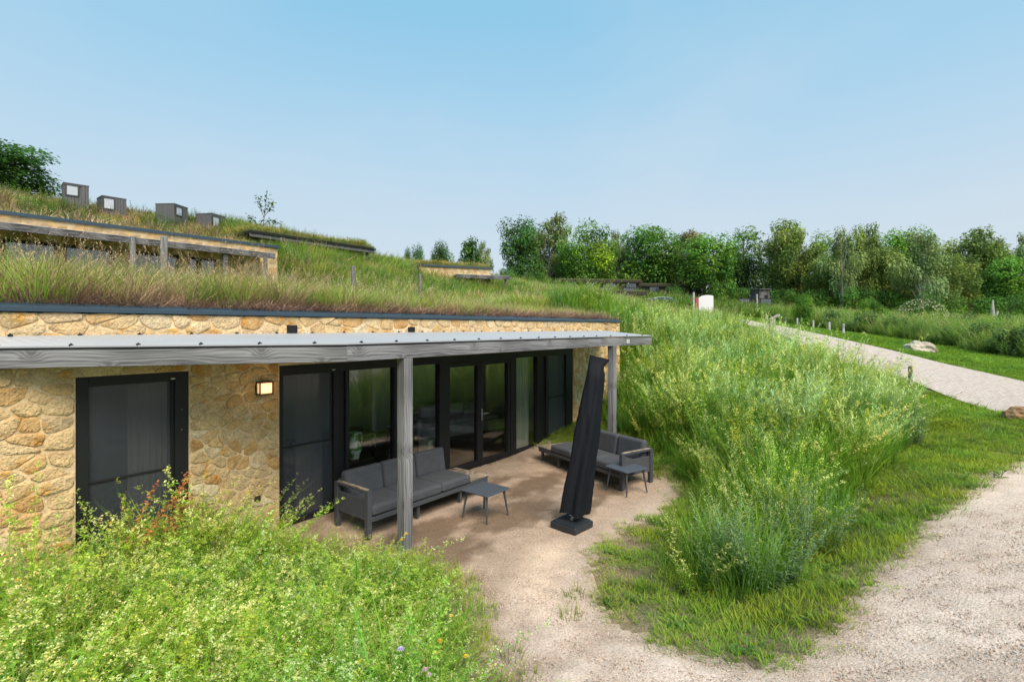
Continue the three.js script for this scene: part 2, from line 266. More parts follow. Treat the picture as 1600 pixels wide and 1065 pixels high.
{ // the block-paved lane
  const brickTex = tex(1024, 1024, (u, v) => {
    const R = 16, C = 8, r = Math.floor(v * R), off = r % 2 ? 0.5 : 0, cu = u * C + off, ci = ((Math.floor(cu) % C) + C) % C, fx = cu - Math.floor(cu), fy = v * R - r;
    const j = Math.min(fx, 1 - fx) * 2 < 0.06 || Math.min(fy, 1 - fy) < 0.07, t = LAT[(ci * 91 + r * 37) & 4095], g = vfbm(u, v, 30, 4);
    const l = j ? 0.30 : 0.40 + 0.06 * t + 0.2 * (g - 0.5);
    return j ? [l, l * 0.93, l * 0.84] : [l, l * lerp(0.9, 0.96, t), l * lerp(0.84, 0.93, t)];
  });
  const brickBump = tex(512, 512, (u, v) => { const R = 16, C = 8, r = Math.floor(v * R), cu = u * C + (r % 2 ? 0.5 : 0), fx = cu - Math.floor(cu), fy = v * R - r; return Math.min(fx, 1 - fx) * 2 < 0.06 || Math.min(fy, 1 - fy) < 0.07 ? 0.2 : 0.8; }, false);
  const n = 150, m = 18, p = [], uv = [], id = [], cl = (pts) => new THREE.CatmullRomCurve3(pts.map(([x, z]) => V(x, 0, z))), L = cl(ROAD_L), R = cl(ROAD_R);
  let run = 0, last = null;
  for (let i = 0; i <= n; i++) {
    const a = L.getPoint(i / n), b = R.getPoint(i / n), mid = a.clone().add(b).multiplyScalar(0.5);
    if (last) run += mid.distanceTo(last); last = mid;
    for (let k = 0; k <= m; k++) { const q = a.clone().lerp(b, k / m); p.push(q.x, tps(q.x, q.z) + 0.03 + 0.03 * Math.sin(Math.PI * k / m), q.z); uv.push(k / m * 4.2 / 1.6, run / 1.6); }
  }
  for (let i = 0; i < n; i++) for (let k = 0; k < m; k++) { const a = i * (m + 1) + k; id.push(a, a + 1, a + m + 1, a + 1, a + m + 2, a + m + 1); }
  const g = new THREE.BufferGeometry(); g.setAttribute('position', new THREE.Float32BufferAttribute(p, 3)); g.setAttribute('uv', new THREE.Float32BufferAttribute(uv, 2)); g.setIndex(id); g.computeVertexNormals();
  solo('brick_road', g, std([1.15, 1.06, 1.0], 0.9, { map: brickTex, bumpMap: brickBump, bumpScale: 0.004 }), 'pale block-paved lane curving up past the meadow', 'road', null, 'structure');
}

// ---------------------------------------------------------------- the stone house under the grass roof
const frameM = std([0.0045, 0.005, 0.0065], 0.62), blackM = std([0.005, 0.005, 0.006], 0.65);
const capM = std([0.045, 0.075, 0.105], 0.42, { metalness: 0.25, bumpMap: plainBump, bumpScale: 0.001 });
const sheetM = std([0.44, 0.46, 0.49], 0.5, { map: rep(tex(256, 256, (u, v) => { const l = 0.9 + 0.12 * (vfbm(u, v, 5, 4) - 0.5); return [l, l, l]; }), 0.4) });
const mortarM = std([0.82, 0.67, 0.46], 1, { map: rep(stoneTex, 1.2), bumpMap: rep(stoneBump, 2), bumpScale: 0.01 });
const screenM = new THREE.MeshStandardMaterial({ roughness: 0.55, transparent: true, opacity: 0.40 }); screenM.color.setRGB(0.052, 0.064, 0.084);
const glassM = new THREE.MeshPhysicalMaterial({ roughness: 0, transmission: 1, thickness: 0, ior: 1.78 }); glassM.color.setRGB(0.86, 0.89, 0.87);
const curtainM = new THREE.MeshPhysicalMaterial({ roughness: 1, transmission: 0.3, thickness: 0, side: THREE.DoubleSide }); curtainM.color.setRGB(0.9, 0.76, 0.82);
const paleCurtainM = curtainM.clone(); paleCurtainM.color.setRGB(0.62, 0.62, 0.58);
const stoneTones = [[0.76, 0.59, 0.35], [0.72, 0.54, 0.30], [0.81, 0.66, 0.44], [0.68, 0.46, 0.22], [0.78, 0.61, 0.37], [0.75, 0.57, 0.34], [0.72, 0.51, 0.27], [0.81, 0.71, 0.53], [0.68, 0.54, 0.36], [0.77, 0.61, 0.39], [0.62, 0.40, 0.19], [0.73, 0.57, 0.35], [0.78, 0.66, 0.46], [0.74, 0.56, 0.33], [0.70, 0.48, 0.24], [0.76, 0.61, 0.39]];
const stoneM = stoneTones.map((c) => std(c, 0.95, { map: rep(stoneTex, 1.7), bumpMap: rep(stoneBump, 1.7), bumpScale: 0.035 }));

// rubble stones laid over a rectangle: cells of an uneven pattern, shrunk for the joints, rounded and given a bulging face
function rubble(x0, x1, y0, y1, cw, ch, rng, make, skip) {
  const pts = [], ny = Math.max(1, Math.round((y1 - y0) / ch));
  for (let j = 0; j < ny; j++) {
    const nx = Math.max(1, Math.round((x1 - x0) / (cw * (0.8 + 0.45 * rng()))));
    for (let i = 0; i < nx; i++) pts.push([(x0 + (i + 0.5 + (rng() - 0.5) * 0.95) / nx * (x1 - x0)) / cw, (y0 + (j + 0.5 + (rng() - 0.5) * 1.0) / ny * (y1 - y0)) / ch]);
  }
  for (const a of pts) {
    let poly = [[x0 / cw, y0 / ch], [x1 / cw, y0 / ch], [x1 / cw, y1 / ch], [x0 / cw, y1 / ch]];
    for (const b of pts) {
      const dx = b[0] - a[0], dy = b[1] - a[1], dd = dx * dx + dy * dy; if (b === a || dd > 12) continue;
      const mx = (a[0] + b[0]) / 2, my = (a[1] + b[1]) / 2, out = [];
      for (let i = 0; i < poly.length; i++) {
        const p = poly[i], q = poly[(i + 1) % poly.length], fp = (p[0] - mx) * dx + (p[1] - my) * dy, fq = (q[0] - mx) * dx + (q[1] - my) * dy;
        if (fp <= 0) out.push(p); if ((fp < 0) !== (fq < 0) && fp !== fq) { const t = fp / (fp - fq); out.push([lerp(p[0], q[0], t), lerp(p[1], q[1], t)]); }
      }
      poly = out; if (poly.length < 3) break;
    }
    if (poly.length < 3) continue;
    let P = poly.map((q) => [q[0] * cw, q[1] * ch]).filter((q, i, w) => { const r = w[(i + 1) % w.length]; return Math.hypot(q[0] - r[0], q[1] - r[1]) > 0.012; });
    if (P.length < 3) continue;
    const cx = P.reduce((s, q) => s + q[0], 0) / P.length, cy = P.reduce((s, q) => s + q[1], 0) / P.length;
    if (skip && skip(cx, cy)) continue;
    const joint = 0.005 + 0.007 * rng();
    P = P.map((q) => { const dx = q[0] - cx, dy = q[1] - cy, l = Math.hypot(dx, dy), k = Math.max(0.55, (l - joint * 1.15) / l); return [dx * k, dy * k]; });
    let R = []; for (let i = 0; i < P.length; i++) { const p = P[i], q = P[(i + 1) % P.length], t = 0.14 + 0.11 * rng(); R.push([lerp(p[0], q[0], t), lerp(p[1], q[1], t)], [lerp(p[0], q[0], 1 - t), lerp(p[1], q[1], 1 - t)]); }
    while (R.length > 11) { let m = 0, best = 1e9; for (let i = 0; i < R.length; i++) { const q = R[i], r = R[(i + 1) % R.length], d = Math.hypot(q[0] - r[0], q[1] - r[1]); if (d < best) { best = d; m = i; } } R.splice(m, 1); }
    const n = R.length, pos = [], uv = [], id = [], proud = 0.008 + 0.015 * rng(), ox = rng() * 9, oy = rng() * 9, tilt = (rng() - 0.5) * 0.12, tily = (rng() - 0.5) * 0.12;
    for (const [k, z] of [[1.0, -0.008], [0.985, proud * 0.45], [0.9, proud * 0.92], [0.5, proud]]) for (const q of R) { pos.push(q[0] * k, q[1] * k, z + (z > 0 ? (q[0] * tilt + q[1] * tily) * k + (rng() - 0.5) * 0.011 : 0)); uv.push(q[0] * k + ox, q[1] * k + oy); }
    pos.push(0, 0, proud + (rng() - 0.5) * 0.008); uv.push(ox, oy);
    for (let r = 0; r < 3; r++) for (let i = 0; i < n; i++) { const a0 = r * n + i, a1 = r * n + (i + 1) % n; id.push(a0, a1, a0 + n, a1, a1 + n, a0 + n); }
    for (let i = 0; i < n; i++) id.push(3 * n + i, 3 * n + (i + 1) % n, 4 * n);
    const g = new THREE.BufferGeometry(); g.setAttribute('position', new THREE.Float32BufferAttribute(pos, 3)); g.setAttribute('uv', new THREE.Float32BufferAttribute(uv, 2)); g.setIndex(id); g.computeVertexNormals();
    make(g, cx, cy, Math.floor(rng() * stoneM.length) % stoneM.length);
  }
}
function pleats(x0, x1, y0, y1, z, depth, folds, rng) { // a hanging curtain with soft folds
  const n = folds * 8, p = [], uv = [], id = [], ph = []; for (let i = 0; i <= n; i++) ph.push(i / 8 * 2 * Math.PI + 0.7 * Math.sin(i * 0.37));
  for (let r = 0; r < 2; r++) for (let i = 0; i <= n; i++) { p.push(lerp(x0, x1, i / n), r ? y1 : y0, z + depth * Math.sin(ph[i]) * (0.75 + 0.25 * Math.sin(i * 0.21))); uv.push(i / n, r); }
  for (let i = 0; i < n; i++) id.push(i, i + 1, n + 1 + i, i + 1, n + 2 + i, n + 1 + i);
  const g = new THREE.BufferGeometry(); g.setAttribute('position', new THREE.Float32BufferAttribute(p, 3)); g.setAttribute('uv', new THREE.Float32BufferAttribute(uv, 2)); g.setIndex(id); g.computeVertexNormals(); return g;
}

const house = thing('stone_house', 'low house of honey-coloured rubble stone with grass roof and timber canopy over the terrace', 'house', [HO[0], 0, HO[1]], TURN);
{
  const wall = part('stone_wall', [bx(-5.5, -2.2, -.3, 3.0, -.35, 0, 0), bx(-2.2, -1.125, 2.325, 3.0, -.35, 0, 0), bx(-1.125, 0, -.3, 3.0, -.35, 0, 0), bx(0, 7.765, 2.322, 3.0, -.35, 0, 0), bx(7.765, 10.36, -.3, 3.0, -.35, 0, 0), bx(10.01, 10.36, -.3, 3.0, -6, -.351, 0), bx(-2.2, -1.125, -.3, .04, -.34, -.02, 0)], mortarM, house);
  const rng = rngOf(77);
  const lay = (g, cx, cy, k) => { const m = part('stone', g, stoneM[k], wall); m.position.set(cx, cy, 0); };
  rubble(-3.25, 10.36, 2.715, 3.012, .235, .145, rng, lay);
  rubble(-3.35, -2.205, .35, 2.71, .225, .155, rng, lay);
  rubble(-1.12, -.005, .45, 2.71, .18, .145, rng, lay);
  rubble(-2.2, -1.13, 2.33, 2.71, .28, .19, rng, lay);
  const packed = []; // the foreshortened far end of the wall
  rubble(7.77, 10.355, .3, 2.71, .2, .17, rng, (g, cx, cy, k) => { g.translate(cx, cy, 0); const c = new Float32Array(g.attributes.position.count * 3); for (let i = 0; i < c.length; i++) c[i] = stoneTones[k][i % 3]; g.setAttribute('color', new THREE.BufferAttribute(c, 3)); packed.push(g); });
  const pk = new THREE.Mesh(mergeGeometries(packed), std([1, 1, 1], .95, { map: rep(stoneTex, 1.7), bumpMap: rep(stoneBump, 1.7), bumpScale: .014, vertexColors: true })); pk.name = 'stone_facing'; pk.userData.kind = 'stuff'; pk.castShadow = pk.receiveShadow = true; wall.add(pk);

  part('roof_flashing', extrudeX([[.045, 3.014], [.045, 3.058], [.03, 3.066], [-.03, 3.075], [-.22, 3.112], [-.4, 3.105], [-.4, 3.014]], -5.5, 10.42), capM, house);
  { // soil of the grass roof
    const p = [], uv = [], c = [], id = [], ns = 110, np = 26;
    for (let j = 0; j <= np; j++) for (let i = 0; i <= ns; i++) { const s = lerp(-6.5, 10.3, i / ns), q = -.3 - 6.4 * Math.pow(j / np, 1.6); p.push(s, roofY(s, q), q); uv.push(s, q); c.push(...mix3([.32, .23, .16], [.16, .15, .06], sstep(.3, 1.2, -q))); }
    for (let j = 0; j < np; j++) for (let i = 0; i < ns; i++) { const a = j * (ns + 1) + i; id.push(a, a + 1, a + ns + 1, a + 1, a + ns + 2, a + ns + 1); }
    const g = new THREE.BufferGeometry(); g.setAttribute('position', new THREE.Float32BufferAttribute(p, 3)); g.setAttribute('uv', new THREE.Float32BufferAttribute(uv, 2)); g.setAttribute('color', new THREE.Float32BufferAttribute(c, 3)); g.setIndex(id); g.computeVertexNormals();
    part('roof_soil', g, soilM, house);
    part('roof_slab', bx(-5.4, 10, 2.75, 2.95, -6.2, -.36, 0), std([.4, .38, .36], 1), house);
  }
  // bedroom window behind its insect screen
  const win = part('window', [bx(-2.198, -2.085, .042, 2.323, -.14, -.02), bx(-1.27, -1.127, .042, 2.323, -.14, -.02), bx(-2.085, -1.27, 2.215, 2.323, -.14, -.02), bx(-2.085, -1.27, .042, .12, -.14, -.02), bx(-1.30, -1.27, .12, 2.215, -.11, -.045)], frameM, house);
  part('insect_screen', bx(-2.085, -1.3, .12, 2.215, -.075, -.07, 0), screenM, win);
  part('crossbar', bx(-2.085, -1.3, 1.155, 1.18, -.085, -.055), blackM, win);
  part('pane', bx(-2.085, -1.3, .12, 2.215, -.125, -.12, 0), glassM, win);
  part('curtain', pleats(-1.68, -1.24, .1, 2.3, -.26, .035, 7), curtainM, win);
  part('lock_catch', bx(-1.315, -1.27, 2.235, 2.25, -.02, -.008), std([.6, .6, .6], .4), win);
  for (const y of [1.86, 1.62, 1.1, 1.0]) part('hinge', bar([-1.2, y, -.02], [-1.2, y, -.005], .008), std([.15, .15, .16], .4), win);

  // the long glazed front
  const T = 2.318, zf = -.14, zb = -.02;
  const front = part('glazed_front', [bx(.002, 7.76, 2.18, T, zf, zb), bx(.002, 7.76, .0, .055, zf, zb), bx(.002, .07, .055, 2.18, zf, zb), bx(.86, .95, .055, 2.18, zf, zb), bx(1.07, 1.137, .055, 2.18, zf, zb), bx(2.02, 2.17, .055, 2.18, zf, zb), bx(3.07, 3.27, .055, 2.18, zf, zb), bx(5.2, 5.4, .055, 2.18, zf, zb), bx(6.2, 6.32, .055, 2.18, zf, zb), bx(6.55, 6.66, .055, 2.18, zf, zb), bx(7.45, 7.758, .055, 2.18, zf, zb), bx(.07, .86, .055, .11, zf, zb), bx(6.66, 7.45, .055, .11, zf, zb), bx(1.137, 2.02, .055, .12, zf, zb), bx(2.17, 3.07, .055, .12, zf, zb), bx(5.4, 6.2, .055, .12, zf, zb)], frameM, house);
  part('infill_panel', bx(.95, 1.07, .055, 2.18, -.12, -.06, 0), frameM, front); part('infill_panel', bx(6.32, 6.55, .055, 2.18, -.12, -.06, 0), frameM, front);
  for (const [a, b] of [[.07, .86], [6.66, 7.45]]) {
    const s = part('insect_screen', bx(a, b, .11, 2.18, -.07, -.065, 0), screenM, front); s.userData.label = a < 1 ? 'dark insect screen at the near end of the glazing' : 'dark insect screen at the far end of the glazing';
    part('crossbar', bx(a, b, 1.14, 1.165, -.08, -.05), blackM, front);
    part('pane', bx(a, b, .11, 2.18, -.125, -.12, 0), glassM, front);
  }
  part('lock_catch', bx(.83, .88, 2.205, 2.22, -.02, -.008), std([.6, .6, .6], .4), front);
  for (const [a, b] of [[1.137, 2.02], [2.17, 3.07], [5.4, 6.2]]) part('pane', bx(a, b, .12, 2.18, -.09, -.085, 0), glassM, front);
  part('curtain', pleats(.38, .82, .06, 2.25, -.26, .03, 6), curtainM, front);
  part('curtain', pleats(5.62, 6.2, .06, 2.25, -.3, .05, 7), paleCurtainM, front);
  part('curtain', pleats(1.1, 1.22, .06, 2.25, -.24, .03, 2), paleCurtainM, front);
  for (const [a, b, side] of [[3.275, 4.215, 1], [4.22, 5.195, 0]]) {
    const d = part('door', [bx(a, b, 2.09, 2.178, -.13, -.03), bx(a, b, .057, .15, -.13, -.03), bx(a, a + .075, .15, 2.09, -.13, -.03), bx(b - .085, b, .15, 2.09, -.13, -.03)], frameM, house);
    part('pane', bx(a + .075, b - .085, .15, 2.09, -.085, -.08, 0), glassM, d);
    if (!side) part('door_handle', [bx(a + .02, a + .055, .96, 1.2, -.03, -.018), bar([a + .037, 1.1, -.02], [a + .037, 1.1, .035], .01), bar([a + .037, 1.1, .035], [a + .17, 1.1, .035], .01)], std([.7, .7, .7], .25, { metalness: .9 }), d);
  }
  part('door_sill', bx(0.0, 7.76, -.06, .02, -.14, .045), std([.05, .055, .06], .7), house);
  // rooms behind the glass
  const roomM = std([.72, .70, .66], .95), floorM = std([.16, .10, .06], .5, { map: rep(tex(512, 512, (u, v) => { const k = Math.floor(v * 8), l = .7 + .3 * LAT[k * 13 & 4095] + .3 * (vfbm(u, v, 4, 4, 64) - .5); return [l, l, l]; }), .8) });
  part('room_wall', [bx(.0, 7.9, -.05, 2.6, -4.75, -4.6, 0), bx(-.1, .0, -.05, 2.6, -4.6, -.36, 0), bx(7.766, 7.9, -.05, 2.6, -4.6, -.36, 0), bx(-3.2, -.1, -.05, 2.6, -2.9, -2.8, 0), bx(-3.3, -3.2, -.05, 2.6, -2.9, -.36, 0), bx(3.9, 4.0, -.05, 2.6, -4.6, -3.2, 0)], roomM, house);
  part('room_ceiling', bx(-3.3, 7.9, 2.6, 2.7, -4.75, -.36, 0), std([.5, .5, .48], 1), house);
  part('room_floor', bx(-3.3, 7.9, -.08, .01, -4.75, -.141, 0), floorM, house);

  // canopy: metal sheet on a weathered timber beam in three lengths, two posts
  const edge = [[-2.98, .05], [-.16, 1.86], [6.08, 1.80], [7.72, 2.14]], back = [[-3.0, 0], [-1.0, 0], [7.2, 0], [9.35, 0]];
  const sh = (y0, y1) => { // sheet as a loft between the front edge and the wall
    const n = 60, p = [], id = [], ipt = (L, t) => { const k = Math.min(L.length - 2, Math.floor(t * (L.length - 1))), f = t * (L.length - 1) - k; return [lerp(L[k][0], L[k + 1][0], f), lerp(L[k][1], L[k + 1][1], f)]; };
    for (let i = 0; i <= n; i++) { const f = ipt(edge, i / n), b = ipt(back, i / n); for (const [q, y] of [[f, y0], [b, y1]]) for (const dy of [0, -.02]) p.push(q[0], y + dy, q[1]); }
    for (let i = 0; i < n; i++) { const a = i * 4, b = a + 4; id.push(a, b, a + 2, b, b + 2, a + 2, a + 1, a + 3, b + 1, b + 1, a + 3, b + 3, a, a + 1, b, b, a + 1, b + 1); }
    id.push(0, 2, 1, 1, 2, 3); const e = n * 4; id.push(e, e + 1, e + 2, e + 1, e + 3, e + 2);
    const g = new THREE.BufferGeometry(); g.setAttribute('position', new THREE.Float32BufferAttribute(p, 3)); g.setIndex(id); const ng = g.toNonIndexed(); ng.computeVertexNormals(); return uvMetres(ng);
  };
  const canopy = part('canopy_roof', sh(2.675, 2.775), sheetM, house, 'pale grey metal canopy roof');
  const board = (a, b, y0, y1, t, off, mat, name, label) => {
    const dx = b[0] - a[0], dz = b[1] - a[1], l = Math.hypot(dx, dz), g = new RoundedBoxGeometry(l, y1 - y0, t, 1, Math.min(.006, t / 3)); uvMetres(g);
    const u = g.attributes.uv; for (let i = 0; i < u.count; i++) u.setXY(i, u.getX(i) / 2 + a[0] * .31, u.getY(i) / .25 + .15);
    const m = part(name, g, mat, canopy, label); m.position.set((a[0] + b[0]) / 2 + dz / l * -off, (y0 + y1) / 2, (a[1] + b[1]) / 2 + dx / l * off); m.rotation.y = -Math.atan2(dz, dx); return m;
  };
  board(edge[0], edge[1], 2.463, 2.643, .07, -.035, woodM, 'fascia_board'); board(edge[1], edge[2], 2.463, 2.643, .07, -.035, woodM, 'fascia_board'); board(edge[2], edge[3], 2.463, 2.636, .07, -.035, woodM, 'fascia_board');
  for (let i = 0; i < 3; i++) board(edge[i], edge[i + 1], 2.644, 2.659, .05, -.012, blackM, 'drip_edge');
  const boltG = mergeGeometries([bx(-.018, .018, 0, .022, -.014, .014, .003), bar([0, .022, 0], [0, .032, 0], .009, .006, 6)].map((g) => { const r = g.index ? g.toNonIndexed() : g; r.deleteAttribute('uv'); return r; }));
  for (let i = 0; i < 3; i++) { const a = edge[i], b = edge[i + 1], l = Math.hypot(b[0] - a[0], b[1] - a[1]), k = Math.max(1, Math.round(l / .52)); for (let j = 0; j < k; j++) { const t = (j + .4) / k, m = part('clamp', boltG, blackM, canopy); m.position.set(lerp(a[0], b[0], t), 2.668, lerp(a[1], b[1], t) - .02); } }
  for (let s = -2.7; s < 9; s += .53) { const m = part('clamp', boltG, blackM, canopy); m.position.set(s, 2.765, .03); }
  const post = (s, p, y1) => { const g = new RoundedBoxGeometry(.146, y1 + .3, .146, 2, .012); uvMetres(g); const u = g.attributes.uv; for (let i = 0; i < u.count; i++) { const x = u.getX(i); u.setXY(i, (u.getY(i) + s) / 2, x / .25 + .3); } const m = part('post', g, woodM, canopy); m.position.set(s, (y1 - .3) / 2, p); return m; };
  post(.75, 1.78, 2.462).userData.label = 'weathered square post in front of the near bench'; post(6.42, 1.80, 2.462).userData.label = 'weathered square post at the far end of the terrace';
  { const a = edge[2], b = edge[3], m = part('number_plate', [bx(-.05, .05, -.045, .045, -.004, .004)], std([.55, .58, .55], .5), canopy); m.position.set(lerp(a[0], b[0], .47), 2.552, lerp(a[1], b[1], .47) + .006); m.rotation.y = -Math.atan2(b[1] - a[1], b[0] - a[0]); part('number_print', [bx(-.028, -.02, -.022, .022, .004, .0055, 0), bx(-.002, .006, -.022, .022, .004, .0055, 0), bx(-.002, .02, .016, .022, .004, .0055, 0), bx(.02, .028, -.022, .022, .004, .0055, 0)], std([.28, .3, .29], .6), m); }
  for (const [s, w, h0, h1] of [[.10, .14, 2.775, 2.89], [2.28, .13, 2.775, 2.865]]) part('roof_outlet', [bx(s, s + w, h0, h1, 0, .06, .012), bx(s + .02, s + w - .02, h0 + .01, h1 - .02, .06, .066, .003)], blackM, house);
  part('power_socket', [bx(-.345, -.27, .52, .595, .0, .035, .006), bx(-.33, -.285, .535, .58, .035, .045, .004)], std([.02, .02, .022], .5), house);
}
const toHouse = (o, s, p, y = 0, turn = 0) => { const q = SP(s, p); o.position.set(q[0], y, q[1]); o.rotation.y = TURN + turn; return o; };

{ // lit wall lantern
  const l = toHouse(thing('wall_lantern', 'lit square wall lantern in dark metal frame beside the near insect screen', 'lamp'), -.235, .0, 2.04);
  part('frame', [bx(-.095, .095, .07, .09, .0, .13), bx(-.095, .095, -.09, -.07, .0, .13), bx(-.095, -.078, -.07, .07, .113, .13), bx(.078, .095, -.07, .07, .113, .13), bx(-.095, -.078, -.07, .07, .0, .02), bx(.078, .095, -.07, .07, .0, .02)], std([.045, .022, .012], .6), l);
  const glow = std([.8, .7, .55], .5, { emissive: new THREE.Color(1, .62, .3), emissiveIntensity: .30 });
  part('lamp_glass', bx(-.078, .078, -.07, .07, .021, .112, .004), glow, l);
  part('back_plate', bx(-.1, .1, -.095, .095, -.004, .0005), std([.03, .02, .015], .6), l);
  const lamp = new THREE.PointLight(0xffc080, .05); lamp.position.set(0, 0, .2); lamp.shadow.radius = 4; lamp.castShadow = true; l.add(lamp);
}

// ---------------------------------------------------------------- terrace furniture
const alu = std([.058, .066, .08], .55, { bumpMap: plainBump, bumpScale: .0006 }), cushionM = std([.085, .094, .112], .95, { map: rep(fabricTex, 1.6), bumpMap: rep(fabricBump, 3), bumpScale: .0012 }), teakM = std([1.7, 1.35, .95], .75, { map: woodTex, bumpMap: woodBump, bumpScale: .001 });
function pillow(w, h, d, r, puff) { // cushion with a soft bulge
  const g = new RoundedBoxGeometry(w, h, d, 6, r), p = g.attributes.position;
  for (let i = 0; i < p.count; i++) { const x = p.getX(i) / w * 2, y = p.getY(i) / h * 2, z = p.getZ(i) / d * 2; p.setXYZ(i, p.getX(i) * (1 + puff * .1 * (1 - y * y)), p.getY(i) + Math.sign(y) * puff * h * .5 * Math.max(0, 1 - x ** 4) * Math.max(0, 1 - z ** 4) * Math.abs(y) + .004 * noise2(x * 2 + w * 9, z * 2 + d), p.getZ(i) * (1 + puff * .1 * (1 - y * y))); }
  g.computeVertexNormals(); return uvMetres(g);
}
function bench(name, label, mirrored) { // lounge bench: arm at one end, wooden shelf at the other; faces +z
  const t = thing(name, label, 'outdoor sofa', [0, 0, 0], 0), k = mirrored ? -1 : 1, X = (a, b) => k > 0 ? [a, b] : [-b, -a], B = (a, b, ...r) => bx(...X(a, b), ...r);
  const L = -1.23, R = 1.23, F = .40, K = -.40;
  part('frame', [B(L + .07, R, .20, .265, F - .05, F), B(L + .07, R, .20, .265, K, K + .05), B(R - .05, R, .201, .264, K + .05, F - .05), B(L + .07, R - .05, .215, .245, K + .05, F - .05), B(L + .07, L + 2.0, .3, .66, K, K + .03)], alu, t);
  for (const [a, z] of [[L, F - .075], [L, K]]) part('leg', B(a, a + .07, 0, .60, z, z + .075), alu, t);
  for (const [a, z] of [[R - .62, F - .11], [R - .62, K + .05], [R - .06, F - .11], [R - .06, K + .05], [-.3, F - .11]]) part('leg', B(a, a + .05, 0, .2, z, z + .05), alu, t);
  const arm = part('armrest', [B(L, L + .07, .60, .635, K, F)], alu, t); part('arm_inlay', B(L + .008, L + .062, .634, .648, K + .06, F - .05), teakM, arm);
  part('side_panel', [B(L + .02, L + .05, .22, .27, K + .075, F - .075), B(L + .02, L + .05, .27, .5, K + .075, F - .075)], cushionM, t);
  part('shelf', [B(L + 2.04, R + .03, .266, .29, K, F)], alu, t); part('shelf_top', [B(L + 2.05, R + .025, .291, .305, K + .005, F - .005)], teakM, t);
  for (let i = 0; i < 3; i++) {
    const c = L + .075 + .325 + i * .655, s = part('seat_cushion', pillow(.645, .15, .72, .045, .14), cushionM, t); s.position.set(k * c, .342, .05);
    const b = part('back_cushion', pillow(.635, .16, .40, .05, .16), cushionM, t); b.rotation.x = Math.PI / 2 - .16; b.position.set(k * c, .575, -.27);
  }
  return t;
}
toHouse(bench('lounge_bench', 'dark grey cushioned lounge bench behind the near timber post', false), 1.87, .74);
{ const s = bench('lounge_bench', 'dark grey cushioned lounge bench behind the closed parasol, far end of terrace', true); toHouse(s, 5.42, 1.86, 0, -1.886); }
function sideTable(label) {
  const t = thing('side_table', label, 'side table');
  const sh = new THREE.Shape(), w = .265, r = .03; sh.moveTo(-w + r, -w); sh.lineTo(w - r, -w); sh.quadraticCurveTo(w, -w, w, -w + r); sh.lineTo(w, w - r); sh.quadraticCurveTo(w, w, w - r, w); sh.lineTo(-w + r, w); sh.quadraticCurveTo(-w, w, -w, w - r); sh.lineTo(-w, -w + r); sh.quadraticCurveTo(-w, -w, -w + r, -w);
  const g = new THREE.ExtrudeGeometry(sh, { depth: .012, bevelEnabled: true, bevelSize: .004, bevelThickness: .003, bevelSegments: 2 }); g.rotateX(-Math.PI / 2); g.translate(0, .405, 0);
  part('table_top', g, std([.075, .092, .12], .42), t);
  part('apron', [bx(-.2, .2, .375, .402, -.205, -.19), bx(-.2, .2, .375, .402, .19, .205), bx(-.205, -.19, .376, .401, -.19, .19), bx(.19, .205, .376, .401, -.19, .19)], alu, t);
  for (const a of [-1, 1]) for (const b of [-1, 1]) part('leg', bar([a * .245, 0, b * .245], [a * .195, .4, b * .195], .011, .02, 10), alu, t);
  return t;
}
toHouse(sideTable('slate grey square side table beside the near lounge bench'), 2.25, 1.84);
toHouse(sideTable('slate grey square side table in front of the far lounge bench'), 4.70, 2.97, 0, -.33);

